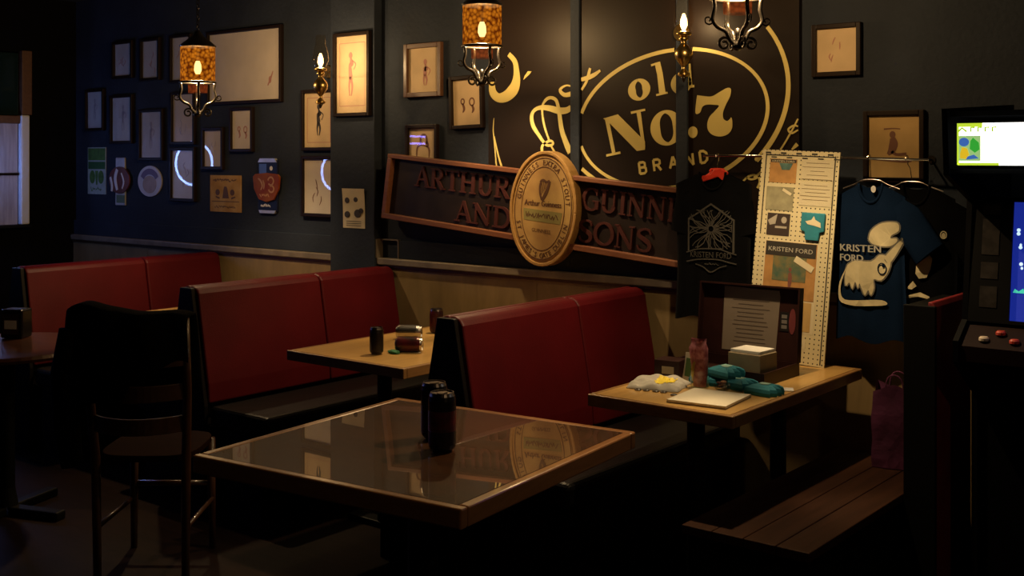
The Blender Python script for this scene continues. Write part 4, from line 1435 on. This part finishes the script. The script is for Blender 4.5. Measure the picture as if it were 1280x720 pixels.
def cloth_pile(label, loc, rz):
    t = thing('folded_shirt', label, 'shirt', loc, (0, 0, R(rz)))
    nx, ny = 30, 24
    v, f = [], []

    def top(u, w_):
        e = max(0, 1 - abs(u) ** 5) * max(0, 1 - abs(w_) ** 5)
        return .002 + e ** .6 * (.020 + .008 * mnoise.noise(Vector((u * 2.2, w_ * 2.4, 1.3))) + .007 * math.sin(u * 9 + w_ * 5) * .5 + .004 * math.sin(w_ * 13 - u * 4) + .010 * (w_ > .1) * (1 - abs(u)))
    for j in range(ny + 1):
        for i in range(nx + 1):
            u, w_ = -1 + 2 * i / nx, -1 + 2 * j / ny
            ex = .100 * (1 + .10 * mnoise.noise(Vector((w_ * 2, .5, 3))))
            ey = .085 * (1 + .16 * mnoise.noise(Vector((u * 2, 2.5, 7))))
            v.append((u * ex, w_ * ey, top(u, w_)))
    for j in range(ny):
        for i in range(nx):
            a = j * (nx + 1) + i
            f.append((a, a + 1, a + nx + 2, a + nx + 1))
    nb = len(v)
    v += [(x, y, 0) for x, y, z in v]
    for j in range(ny):
        for i in range(nx):
            a = nb + j * (nx + 1) + i
            f.append((a, a + nx + 1, a + nx + 2, a + 1))
    edge = [i for i in range(nx + 1)] + [j * (nx + 1) + nx for j in range(1, ny + 1)] + [ny * (nx + 1) + i for i in range(nx - 1, -1, -1)] + [j * (nx + 1) for j in range(ny - 1, 0, -1)]
    for k in range(len(edge)):
        a, b = edge[k], edge[(k + 1) % len(edge)]
        f.append((a, nb + a, nb + b, b))
    MB().add(v, f).build('cloth', mat('light_grey_cotton', (.42, .40, .36), .9, var=.15, vscale=12), t, smooth_shade=True)
    # yellow print follows the top of the cloth
    pv, pf = [], []
    m_ = 16
    for j in range(m_ + 1):
        for i in range(m_ + 1):
            u, w_ = .0 + .62 * (i / m_), -.66 + .85 * (j / m_)
            u += .05 * math.sin(j * .9)
            w_ += .06 * math.sin(i * 1.3)
            ex = .100 * (1 + .10 * mnoise.noise(Vector((w_ * 2, .5, 3))))
            ey = .085 * (1 + .16 * mnoise.noise(Vector((u * 2, 2.5, 7))))
            pv.append((u * ex, w_ * ey, top(u, w_) + .0016))
    for j in range(m_):
        for i in range(m_):
            a = j * (m_ + 1) + i
            pf.append((a, a + 1, a + m_ + 2, a + m_ + 1))
    MB().add(pv, pf).build('yellow_print', mat('yellow_print', (.75, .58, .03), .6), t, smooth_shade=True)
    return t


cloth_pile('folded light grey shirt with yellow print on the merchandise table', (-2.218, 3.630, ZT), 16)

pd = thing('paper_pad', 'white paper pad lying on the edge of the merchandise table', 'pad', (-1.950, 3.530, ZT), (0, 0, R(6)))
MB().box(-.108, .108, -.118, .118, 0, .004).build('backing', mat('pad_card', (.22, .17, .10), .7), pd)
MB().box(-.107, .107, -.117, .117, .004, .011).build('sheets', mat('pad_paper', (.74, .68, .54), .7, var=.05), pd)
o = MB().prism([(-.045, -.028), (.045, -.028), (.045, .028), (-.045, .028)], -.001, .001).xf(Matrix.Rotation(R(90), 4, 'X')).build('loose_card', m_white, loc=(-1.835, 3.85, ZT + .0015), rot=(0, 0, R(28)))
tag(o, 'small loose white card lying beside the teal foam sleeves', 'card')


def foam_sleeve(label, loc, rz, tilt=(0, 0)):
    t = thing('foam_can_sleeve', label, 'can sleeve', loc, (R(tilt[0]), R(tilt[1]), R(rz)), 'teal foam can sleeves')
    poly = [(-.058, -.050), (-.058, .050), (.040, .052), (.052, .036), (.036, .022), (.060, .008), (.036, -.004), (.060, -.020), (.036, -.032), (.050, -.048)]
    v, f = [], []
    lay = ((1.0, .000), (1.03, .012), (.96, .024), (.70, .032), (.35, .035))
    n = len(poly)
    for s, z in lay:
        v += [(x * s, y * s, z) for x, y in poly]
    for i in range(len(lay) - 1):
        for k in range(n):
            k2 = (k + 1) % n
            f.append((i * n + k, i * n + k2, (i + 1) * n + k2, (i + 1) * n + k))
    f.append(tuple(range(n))[::-1])
    f.append(tuple((len(lay) - 1) * n + k for k in range(n)))
    MB().add(v, f).build('foam_body', m_teal, t, bevel=.003)
    MB().prism([(-.025, -.015), (.010, -.018), (.016, .010), (.0, .020), (-.022, .012)], -.0008, .0008).xf(Matrix.Translation((0, 0, .0362)) @ Matrix.Rotation(R(90), 4, 'X')).build('pale_print', mat('faded_print', (.30, .48, .42), .8), t)
    return t


for lab, l, rz, tl in (('flattened teal foam can sleeve lying nearest the flowered jar', (-2.090, 3.785, ZT + .001), -20, (0, 0)),
                       ('teal foam can sleeve on top of two others', (-2.020, 3.792, ZT + .037), -16, (3, 2)),
                       ('flattened teal foam can sleeve in the middle of the pile', (-1.960, 3.782, ZT + .001), -14, (0, 0)),
                       ('flattened teal foam can sleeve beside the loose white card', (-1.840, 3.742, ZT + .001), -8, (0, 0))):
    foam_sleeve(lab, l, rz, tl)

dish = thing('clear_dish', 'little clear dish of trinkets in front of the teal foam sleeves', 'dish', (-1.990, 3.700, ZT))
MB().lathe([(.022, 0), (.028, .006), (.034, .026), (.031, .026), (.026, .009), (.020, .004)], 24).build('dish', clear_mat('dish_glass', (.9, .9, .88), extra=.08), dish, smooth_shade=True)
rd = random.Random(9)
for k in range(7):
    a = rd.uniform(0, 6.28)
    r_ = rd.uniform(0, .014)
    MB().lathe([(.009, 0), (.011, .003), (.009, .006)], 12).build('badge', mat('badge_%d' % (k % 3), ((.30, .16, .10), (.45, .40, .32), (.10, .03, .03))[k % 3], .4), dish,
                                                                 loc=(r_ * math.cos(a), r_ * math.sin(a), .008 + .0035 * k), rot=(rd.uniform(-.3, .3), rd.uniform(-.3, .3), 0))
for k, (x, y) in enumerate(((-2.235, 3.520), (-2.205, 3.528), (-2.170, 3.535), (-2.140, 3.540), (-2.085, 3.520))):
    b_ = thing('pin_badge', 'small dark pin badge in the row before the folded shirt', 'badge', (x, y, ZT), group='row of pin badges')
    MB().lathe([(.011, 0), (.012, .003), (.008, .006), (.003, .007)], 14).build('badge_face', mat('dark_badge', (.035, .022, .014), .35), b_)
    MB().lathe([(.0125, 0), (.0125, .0022)], 14, caps=False).build('badge_rim', m_alu_dark, b_)

# ------------------------------------------------------------------ bench, bag and end panel right of the table
bench = thing('wooden_bench', 'low dark brown plank bench with a dark red end back beside the arcade machine', 'bench', (-1.65, 3.9, 0))
m_bench = wood_mat('bench_wood', (.026, .010, .005), (.048, .018, .009), .6, 3, (12, 1, 12), spec=.15)
for k in range(4):
    x0 = -.23 + .110 * k
    MB().box(x0, x0 + .107, -.68, .60, .390, .420).build('plank', m_bench, bench, bevel=.003)
MB().box(-.22, .19, -.64, .60, 0, .389).build('base', m_black, bench)
MB().box(.212, .290, .112, .50, 0, 1.085).build('back_panel', m_black, bench, bevel=.003)
MB().box(.210, .322, .095, .111, 0, 1.088).build('end_cap', m_black, bench, bevel=.003)
MB().prism([(.2905, .0), (.318, .0), (.318, 1.08), (.306, 1.100), (.2905, 1.100)], .112, .498).build('red_back', mat('dull_red_vinyl', (.26, .020, .024), .55, var=.3, vscale=10), bench, bevel=.004)

bag = thing('gift_bag', 'purple paper bag with handles standing on the plank bench', 'bag', (-1.590, 4.34, .4212), (0, 0, R(10)))
m_bag = mat('purple_paper', (.14, .035, .10), .5, var=.5, vscale=10, bump=.3, bscale=25)
v, f = [], []
n = 24
for i in range(10):
    k = i / 9
    for q in range(n):
        a = 2 * math.pi * q / n
        c_, s_ = math.cos(a), math.sin(a)
        m_ = max(abs(c_), abs(s_))
        x, y = c_ / m_ * .082, s_ / m_ * .055
        wv = 1 + .08 * mnoise.noise(Vector((c_ * 2, s_ * 2, k * 4))) - .06 * k
        v.append((x * wv, y * wv, .002 + .30 * k + (.018 * math.sin(3 * a) if i == 9 else 0)))
for i in range(9):
    for q in range(n):
        f.append((i * n + q, i * n + (q + 1) % n, (i + 1) * n + (q + 1) % n, (i + 1) * n + q))
f.append(tuple(range(n))[::-1])
MB().add(v, f).build('bag_body', m_bag, bag)
for y in (-.044, .044):
    MB().tube(smooth([(-.035, y, .29), (-.025, y, .34), (0, y, .355), (.025, y, .34), (.035, y, .29)], 4), .003, 6).build('handle', m_bag, bag)
MB().lathe([(.006, 0), (.006, .003)], 10, 'y', (.05, -.056, .27)).build('eyelet', m_chrome, bag)

# ------------------------------------------------------------------ arcade machine
ar = thing('arcade_machine', 'black arcade machine with glowing white marquee and blue game screen', 'arcade machine', (-.90, 4.10, 0))
m_cab = mat('arcade_black', (.003, .003, .0035), .5, spec=.06)
AW = .315
side = [(.40, 0), (-.05, 0), (-.05, .80), (-.25, .93), (-.25, 1.00), (-.155, 1.06), (-.10, 1.46), (-.34, 1.545), (-.36, 1.76), (.40, 1.80)]
for s in (-1, 1):
    x0 = s * AW - .009
    MB().prism([(y, z) for y, z in side], -.009, .009).xf(Matrix.Translation((s * AW, 0, 0)) @ Matrix.Rotation(R(90), 4, 'Z')).build('side_panel', m_cab, ar)
W_ = AW - .010
MB().box(-W_, W_, .36, .395, .01, 1.77).build('rear_panel', m_cab, ar)
MB().box(-W_, W_, -.035, -.015, .01, .80).build('front_panel', m_cab, ar)
MB().box(-.12, .12, -.043, -.035, .25, .60).build('coin_door', mat('coin_door_grey', (.03, .03, .03), .4, metal=.6), ar, bevel=.003)
MB().add([(-W_, -.245, .935), (W_, -.245, .935), (W_, -.035, .80), (-W_, -.035, .80), (-W_, -.245, .985), (W_, -.245, .985), (W_, -.152, 1.045), (-W_, -.152, 1.045)],
         [(0, 1, 2, 3), (4, 7, 6, 5), (0, 4, 5, 1), (1, 5, 6, 2), (2, 6, 7, 3), (3, 7, 4, 0)]).build('control_panel', mat('control_panel_dark', (.010, .003, .003), .5, spec=.1), ar)
for k, (x, y, cc) in enumerate(((-.235, -.215, 1), (-.19, -.185, 0), (-.14, -.215, 0), (-.09, -.185, 0), (.06, -.215, 1), (.12, -.185, 0), (.18, -.215, 0))):
    z = .985 + (y + .245) / .093 * .060
    MB().lathe([(.016, 0), (.016, .008), (.012, .013)], 14, c=(x, y, z)).build('button', mat('button_%d' % cc, ((.45, .05, .03), (.6, .5, .4))[cc], .3), ar)
st_ = MB().lathe([(.006, 0), (.006, .06)], 10, c=(-.02, -.20, 1.012)).build('joystick', m_chrome, ar)
MB().lathe([(.004, .055), (.016, .064), (.018, .074), (.012, .086), (.003, .089)], 14, c=(-.02, -.20, 1.012)).build('joystick_ball', mat('red_ball', (.5, .03, .02), .2), st_)
# monitor bezel and screen
mz = Matrix.Translation((0, -.150, 1.055)) @ Matrix.Rotation(R(-9), 4, 'X')
SX = .175
bz = MB()
bz.box(-W_, -SX, -.006, .010, 0, .42)
bz.box(SX, W_, -.006, .010, 0, .42)
bz.box(-SX, SX, -.006, .010, .405, .42)
bz.box(-SX, SX, -.006, .010, 0, .012)
bz.xf(mz).build('bezel', mat('bezel_black', (.006, .006, .006), .5, spec=.08), ar)
for z0, z1 in ((.05, .12), (.145, .20), (.225, .345), (.36, .40)):
    MB().box(-.270, -.215, -.0075, -.006, z0, z1).xf(mz).build('instruction_card', mat('card_dim_grey', (.030, .025, .022), .6, var=.4, vscale=40, spec=.1), ar)
scr = MB().box(-SX, SX, .004, .008, .012, .405).xf(mz).build('screen', emission_mat('screen_blue', (.015, .035, .42), .55), ar)
mb = MB()
rd = random.Random(4)
for k in range(26):
    x, z = rd.uniform(-.165, .165), rd.uniform(.05, .39)
    mb.prism(ell(.004, .005, 8, x, z), .0025, .004)
for x, z in ((-.158, .30), (-.158, .312), (-.150, .255), (-.146, .20)):
    mb.prism(ell(.006, .006, 10, x, z), .0025, .004)
mb.xf(mz).build('screen_stars', emission_mat('screen_white', (.55, .75, .8), 1.2), scr)['kind'] = 'stuff'
mb = MB()
m_sprite = emission_mat('screen_green', (.05, .5, .35), 1.0)
for x in (-.150, -.06, .05, .12):
    MB().prism([(x - .018, .105), (x - .012, .118), (x, .110), (x + .014, .120), (x + .02, .104)], .0025, .004).xf(mz).build('screen_sprite', m_sprite, scr)
# marquee
MB().box(-W_, W_, -.335, .35, 1.735, 1.752).build('marquee_roof', m_cab, ar)
MB().box(-W_, W_, -.330, -.10, 1.552, 1.566).build('marquee_floor', m_cab, ar)
mq = MB().box(-.278, .278, -.350, -.338, 1.578, 1.712).build('marquee_glass', emission_mat('marquee_white', (1.0, 1.0, .93), 2.6), ar, bevel=.004)
m_mqg = emission_mat('marquee_yellow_green', (.55, .75, .04), .95)
mb = MB()
mb.box(-.278, -.200, -.3515, -.350, 1.700, 1.712)
mb.box(-.278, -.272, -.3515, -.350, 1.580, 1.700)
mb.box(-.276, -.150, -.3515, -.350, 1.578, 1.586)
mb.build('marquee_border', m_mqg, mq)
MB().box(-.272, -.205, -.3520, -.3505, 1.592, 1.672).build('marquee_picture', emission_mat('marquee_pale_green', (.38, .62, .22), .8), mq)
mb = MB()
m_mqb = emission_mat('marquee_blue', (.05, .15, .5), .8)
MB().prism(ell(.016, .014, 14, -.256, 1.652), -.3530, -.352).build('marquee_blue_shape', m_mqb, mq)
mb.prism([(-.25, 1.596), (-.21, 1.60), (-.225, 1.612), (-.245, 1.606)], -.3530, -.352)
mb.build('marquee_blue_shape', m_mqb, mq)
mb = MB()
mb.prism([(-.228, 1.666), (-.21, 1.650), (-.208, 1.628), (-.222, 1.618), (-.238, 1.630), (-.236, 1.655)], -.3535, -.352)
mb.build('marquee_green_shape', emission_mat('marquee_green', (.04, .42, .04), .8), mq)
mb = MB()
mb.prism([(-.268, 1.600), (-.250, 1.598), (-.240, 1.612), (-.246, 1.632), (-.262, 1.636), (-.268, 1.615)], -.3532, -.352)
mb.build('marquee_yellow_shape', emission_mat('marquee_yellow', (.85, .55, .02), .8), mq)
mb = MB()
mb.ribbon([(-.275, 1.685, .003), (-.262, 1.697, .003), (-.248, 1.685, .003)], -.3525, -.350, sub=1)
for k in range(4):
    x = -.235 + .022 * k
    mb.ribbon([(x, 1.684, .0025), (x, 1.698, .0025), (x + .012, 1.698, .0025)], -.3525, -.350, sub=1)
mb.build('marquee_lettering', emission_mat('marquee_olive', (.42, .62, .03), .9), mq)

# ------------------------------------------------------------------ left: round table, chair with jacket, condiments
lt = thing('round_table', 'dark brown round table beside the jacket draped chair', 'table', (-5.00, 2.60, 0))
m_ltop = wood_mat('reddish_dark_wood', (.05, .018, .010), (.10, .035, .018), .3, 2, (1, 8, 8), coat=.8, coat_rough=.06)
MB().lathe([(.36, .728), (.385, .732), (.392, .745), (.385, .758), (.37, .760)], 56).build('table_top', m_ltop, lt)
MB().lathe([(.05, .04), (.035, .12), (.035, .70), (.09, .727)], 20).build('column', m_black, lt)
for k in range(4):
    MB().box(.03, .30, -.03, .03, 0, .04).xf(Matrix.Rotation(R(90 * k + 20), 4, 'Z')).build('foot', m_black, lt, bevel=.008)

nh = thing('napkin_dispenser', 'dark chrome napkin dispenser on the round table', 'napkin dispenser', (-5.17, 2.735, .7612), (0, 0, R(30)))
MB().box(-.055, .055, -.045, .045, 0, .135).build('housing', mat('dark_chrome', (.05, .05, .055), .25, metal=.9), nh, bevel=.010, seg=3)
MB().box(-.040, .040, -.048, -.0455, .02, .115).build('face_plate', m_alu_dark, nh)
MB().box(-.030, .030, -.0495, -.0485, .045, .085).build('napkin', m_white, nh)
sc_ = thing('sauce_bottle', 'dark glass sauce bottle beside the napkin dispenser', 'bottle', (-5.225, 2.60, .7612))
MB().lathe([(.026, 0), (.029, .006), (.029, .095), (.024, .115), (.012, .135), (.012, .165)], 20).build('bottle', mat('dark_sauce_glass', (.015, .006, .004), .1), sc_)
MB().lathe([(.014, .165), (.014, .188), (.011, .192)], 16).build('cap', m_white, sc_)

m_chair = wood_mat('brown_chair_wood', (.040, .016, .008), (.075, .030, .014), .4, 4, (6, 6, 6), coat=.8, coat_rough=.12)
ch = thing('ladderback_chair', 'brown ladder-back wooden chair draped with a black jacket', 'chair', (-3.913, 2.652, 0), (0, 0, R(38)))
ch.scale = (.9, 1, 1.03)
# local: +y is the way the chair faces, the back is at y = -.2
for s in (-1, 1):
    MB().tube([(s * .185, -.20, 0), (s * .190, -.205, .45), (s * .205, -.235, .72), (s * .215, -.285, .985)], [.017, .020, .018, .014], 10).build('rear_post', m_chair, ch, smooth_shade=True)
    MB().tube([(s * .180, .19, 0), (s * .175, .18, .44)], [.015, .020], 10).build('front_leg', m_chair, ch, smooth_shade=True)
    MB().tube([(s * .183, .185, .20), (s * .187, -.195, .20)], .010, 8).build('side_stretcher', m_chair, ch, smooth_shade=True)
MB().tube([(-.178, .185, .26), (.178, .185, .26)], .011, 8).build('front_stretcher', m_chair, ch, smooth_shade=True)
for z, yb_, wx in ((.59, -.222, .192), (.71, -.236, .200), (.835, -.258, .207), (.945, -.280, .212)):
    v, f = [], []
    n = 14
    for i in range(n + 1):
        u = -1 + 2 * i / n
        y = yb_ - .085 * (1 - u * u)
        x = u * (wx - .004)
        h = .030
        v += [(x, y - .007, z - h), (x, y + .007, z - h), (x, y + .007, z + h), (x, y - .007, z + h)]
    for i in range(n):
        for q in range(4):
            a = i * 4
            f.append((a + q, a + (q + 1) % 4, a + 4 + (q + 1) % 4, a + 4 + q))
    f += [(0, 1, 2, 3), (n * 4 + 3, n * 4 + 2, n * 4 + 1, n * 4)]
    MB().add(v, f).build('slat', m_chair, ch, bevel=.003)
st_poly = []
for k in range(36):
    a = 2 * math.pi * k / 36
    c_, s_ = math.cos(a), math.sin(a)
    e = .55
    st_poly.append((.205 * math.copysign(abs(c_) ** e, c_), .205 * math.copysign(abs(s_) ** e, s_)))
MB().prism(st_poly, -.465, -.440).xf(Matrix.Rotation(R(-90), 4, 'X')).xf(Matrix.Scale(-1, 4, Vector((0, 0, 1)))).xf(Matrix.Scale(-1, 4, Vector((0, 0, 1)))).build('seat', wood_mat('dull_seat_wood', (.010, .004, .003), (.020, .007, .004), .6, spec=.02), ch, bevel=.008)

jk = thing('black_jacket', 'black jacket draped over the back of the ladder-back chair', 'jacket', (-3.913, 2.652, 0), (0, 0, R(38)))
jk.scale = (.9, 1, 1.03)
v, f = [], []
nu, nk = 26, 30
for i in range(nu + 1):
    u = -1 + 2 * i / nu
    for k in range(nk + 1):
        s = k / nk              # 0 = outer hem (behind), .5 = over the top, 1 = inner hem
        ang = (s - .5) * 2
        wv = .008 * mnoise.noise(Vector((u * 3, s * 5, 2.1))) + .010 * math.sin(u * 9 + s * 4)
        topz = 1.028 - .020 * math.sin((u + .3) * 2.2) - .03 * abs(u) ** 6
        drop = .36 - .17 * min(1, max(0, (u + .05) / .25)) + .03 * math.sin(u * 5)
        yc = -.285 - .085 * (1 - u * u)
        if s < .5:
            q = 1 - s / .5 * 1.0
            z = topz - drop * max(0, q - .12) / .88
            off = -.028 - .040 * math.sqrt(min(1, q * 4)) - .02 * q + wv
            y = yc + .028 * (q if q < 1 else 1) * .0 + off + (topz - z) * .10
        else:
            q = (s - .5) / .5
            z = topz - .30 * max(0, q - .12) / .88
            y = yc + .024 + .026 * math.sqrt(min(1, q * 4)) + wv * .6 + (topz - z) * .21
        x = u * (.245 + .018 * (topz - z) / .3 * (1 if u < 0 else .2))
        v.append((x, y, z))
m_ = nk + 1
for i in range(nu):
    for k in range(nk):
        a = i * m_ + k
        f.append((a, a + 1, a + m_ + 1, a + m_))
jo = MB().add(v, f).build('jacket_shell', mat('black_fabric', (.003, .003, .0035), .95, bump=.3, bscale=90, spec=.03), jk, smooth_shade=True)
sd = jo.modifiers.new('thickness', 'SOLIDIFY')
sd.thickness = .006
sd.offset = 0
# sleeve hanging behind
MB().tube([(-.20, -.395, .95), (-.23, -.405, .80), (-.225, -.40, .62), (-.205, -.395, .48)], [.055, .055, .050, .042], 14).build('jacket_sleeve', MATS['black_fabric'], jk, smooth_shade=True)

# ------------------------------------------------------------------ lamps
m_bulb = shade_mat('bulb_glow', (1.0, .62, .25), (1.0, .60, .22), 14.0)
m_shade = shade_mat('amber_mosaic', (.90, .26, .012), (.10, .010, .0005), .75, .76)
m_shade_red = shade_mat('red_amber_mosaic', (.55, .10, .02), (.15, .02, .004), .6, .4)


def scroll(c, r0, turns, a0, s, yrot, rad=.006):
    pts = []
    n = 26
    for k in range(n + 1):
        t_ = k / n
        a = R(a0) + s * t_ * turns * 2 * math.pi
        r_ = r0 * (1 - .72 * t_)
        pts.append(Vector((r_ * math.cos(a), 0, r_ * math.sin(a))))
    M = Matrix.Rotation(yrot, 4, 'Z')
    return [tuple(M @ (Vector(c) + p)) for p in pts]


def pendant(label, x, y, zb, power, rz, light_name='lantern_light'):
    """amber lantern on a chain, a wrought iron basket of scrolls below it; zb is the height of its lowest point"""
    t = thing('pendant_lantern', label, 'pendant lamp', (x, y, zb), (0, 0, R(rz)), 'amber pendant lanterns')
    # iron hub
    MB().lathe([(.004, 0), (.016, .006), (.024, .016), (.016, .028), (.010, .045), (.012, .060), (.008, .080)], 16).build('hub', m_iron, t, smooth_shade=True)
    for k in range(4):
        yr = R(45 + 90 * k)
        M = Matrix.Rotation(yr, 4, 'Z')
        pts = smooth([(.012, 0, .022), (.030, 0, .040), (.045, 0, .068), (.078, 0, .085), (.094, 0, .112), (.086, 0, .150), (.090, 0, .185)], 4)
        MB().tube([tuple(M @ Vector(p)) for p in pts], .0075, 8).build('arm', m_iron, t, smooth_shade=True)
        MB().tube(scroll((.050, 0, .024), .025, 1.3, 150, -1, yr), .0050, 7).build('scroll', m_iron, t, smooth_shade=True)
        MB().tube(scroll((.110, 0, .108), .018, 1.1, 200, 1, yr), .0030, 6).build('scroll', m_iron, t, smooth_shade=True)
    MB().lathe([(.050, .132), (.052, .178)], 28, caps=False).build('inner_glass', m_shade_red, t)
    MB().tube([(.093 * math.cos(2 * math.pi * q / 36), .093 * math.sin(2 * math.pi * q / 36), .189) for q in range(36)], .0065, 8, closed=True).build('ring', m_iron, t, smooth_shade=True)
    MB().lathe([(.092, .197), (.092, .380)], 36, caps=False).build('mosaic_shade', m_shade, t)
    MB().lathe([(.094, .380), (.098, .386), (.070, .410), (.030, .440), (.012, .470)], 36).build('crown', m_iron, t)
    MB().lathe([(.012, .235), (.020, .255), (.018, .285), (.010, .305)], 14).build('bulb', m_bulb, t, smooth_shade=True)
    MB().lathe([(.008, .305), (.008, .40)], 10).build('lamp_holder', m_iron, t)
    nlk = max(2, int((ZC - zb - .47) / .028))
    for k in range(nlk):
        z = zb + .47 + .028 * k - zb
        pts = [(.008 * math.cos(a), 0, z + .014 + .017 * math.sin(a)) for a in [2 * math.pi * q / 12 for q in range(12)]]
        M = Matrix.Rotation(R(90 * (k % 2)), 4, 'Z')
        MB().tube([tuple(M @ Vector(p)) for p in pts], .0022, 5, closed=True).build('chain_link', m_iron, t)
    MB().lathe([(.05, ZC - zb - .018), (.045, ZC - zb - .004), (.045, ZC - zb)], 20).build('ceiling_rose', m_iron, t)
    l = point_light(light_name, (0, 0, .27), power, radius=.022)
    l.parent = t
    return t


pendant('amber mosaic lantern over the booth table by the bluish wall', -5.20, 3.77, 1.822, P_PENDANT1, 12)
pendant('amber mosaic lantern over the booth table with the four cans', -3.49, 4.13, 1.940, P_PENDANT2, 20)
pendant('amber mosaic lantern over the merchandise table', -1.93, 3.70, 1.985, P_PENDANT3, 5, 'lantern_light_offscreen')


def sconce(label, x, y, ywall, zb, power, dx=0.0):
    """brass oil lamp style sconce held out from the wall by an arm above the font"""
    t = thing('brass_sconce', label, 'wall lamp', (x, y, zb), (0, 0, 0), 'brass sconces')
    MB().lathe([(.003, 0), (.009, .014), (.014, .022)], 16).build('tip', m_iron, t, smooth_shade=True)
    MB().lathe([(.028, .034), (.026, .040), (.014, .050), (.009, .062), (.012, .072), (.022, .084), (.036, .104), (.041, .124), (.036, .142), (.020, .160), (.012, .172), (.014, .182), (.024, .190), (.014, .200)], 26).build('brass_font', m_brass, t, smooth_shade=True)
    MB().lathe([(.014, .022), (.027, .030), (.028, .034)], 20).build('bell', m_brass, t, smooth_shade=True)
    MB().lathe([(.012, .200), (.034, .206), (.036, .216), (.016, .224)], 20).build('burner', m_brass, t, smooth_shade=True)
    MB().lathe([(.030, .224), (.046, .262), (.040, .310), (.028, .350), (.026, .400)], 24, caps=False).build('glass_chimney', clear_mat('chimney_glass', (1, .93, .82)) if 'chimney_glass' not in MATS else MATS['chimney_glass'], t, smooth_shade=True)
    MB().lathe([(.006, .226), (.016, .250), (.014, .275), (.005, .300)], 14).build('bulb', m_bulb, t, smooth_shade=True)
    dy = ywall - y
    MB().tube(smooth([(dx * .05, 0.030, .211), (dx * .45, dy * .45, .190), (dx * .8, dy * .8, .215), (dx, dy, .235)], 5), .006, 8).build('bracket_arm', m_brass, t, smooth_shade=True)
    MB().lathe([(.035, -.010), (.040, -.004), (.040, 0)], 20, 'y', (dx, dy, .235)).build('wall_plate', m_brass, t)
    l = point_light('sconce_light', (0, -.0, .265), power, radius=.02)
    l.parent = t
    return t


sconce('brass oil lamp style sconce beside the pillar', -4.72, 4.22, YB, 1.873, P_SCONCE1, -.31)
sconce('brass oil lamp style sconce on the strip across the mural', -2.551, 4.39, YB - .042, 1.935, P_SCONCE2, -.086)

# ceiling lamp of the room on the viewer's right: it lights the right-hand edge of the varnished table
t = thing('ceiling_lamp', 'brass rimmed ceiling lamp near the right wall', 'ceiling lamp', (1.2, 1.4, ZC))
MB().lathe([(.06, -.03), (.08, -.012), (.08, 0)], 24).build('base', m_brass, t)
MB().lathe([(.02, -.20), (.075, -.17), (.095, -.11), (.07, -.05), (.05, -.03)], 24).build('globe', shade_mat('lamp_globe', (1.0, .6, .25), (1.0, .5, .18), 1.5), t, smooth_shade=True)
l = point_light('ceiling_lamp_light_offscreen', (0, 0, -.11), P_HALL, radius=.06)
l.parent = t

# neon signs on the left wall, beyond the picture's edge: the picture glasses mirror them
m_neon = emission_mat('neon_blue_white', (.24, .38, 1.0), NEON_RING)
for lab, yy, zz, xx in (('round blue neon ring hanging in front of the window', 3.61, 1.56, .14), ('round blue neon ring on the black wall away from the window', 2.00, 1.48, .02)):
    nr_ = thing('neon_ring_sign', lab, 'neon sign', (XL + xx, yy, zz), group='neon rings')
    MB().tube([(.020, .17 * math.cos(2 * math.pi * k / 48), .17 * math.sin(2 * math.pi * k / 48)) for k in range(48)], .008, 8, closed=True).build('neon_tube_offscreen', m_neon, nr_, smooth_shade=True)
    MB().tube([(0, .17 * math.cos(2 * math.pi * k / 48), .17 * math.sin(2 * math.pi * k / 48)) for k in range(48)], .006, 8, closed=True).build('back_ring', m_black, nr_, smooth_shade=True)
    for k in range(4):
        a = R(45 + 90 * k)
        MB().tube([(.0, .17 * math.cos(a), .17 * math.sin(a)), (.020, .17 * math.cos(a), .17 * math.sin(a))], .004, 6).build('standoff', m_chrome, nr_)
    if xx > .03:
        for q in (-.10, .10):
            MB().tube([(0, q, .137), (0, q, 1.905 - zz)], .0015, 5).build('hanging_wire', m_chrome, nr_)
            MB().tube([(0, q, 1.905 - zz), (-.10, q, 1.885 - zz)], .0015, 5).build('hanging_hook', m_chrome, nr_)
    else:
        MB().box(-.02, -.006, -.17, .17, -.02, .02).build('wall_bar', m_black, nr_)
nb_ = thing('neon_bar_sign', 'short violet blue neon bar sign on the black wall', 'neon sign', (XL, 1.00, 1.78))
MB().box(0, .015, -.22, .22, -.08, .08).build('backplate', m_black, nb_)
for z in (-.035, .035):
    MB().tube([(.035, -.18, z), (.035, .18, z)], .008, 8).build('neon_tube_offscreen', emission_mat('neon_violet_%d' % (z > 0), (.22, .20, 1.0), NEON_BAR), nb_, smooth_shade=True)
    for y in (-.15, .15):
        MB().tube([(.012, y, z), (.035, y, z)], .004, 6).build('standoff', m_chrome, nb_)
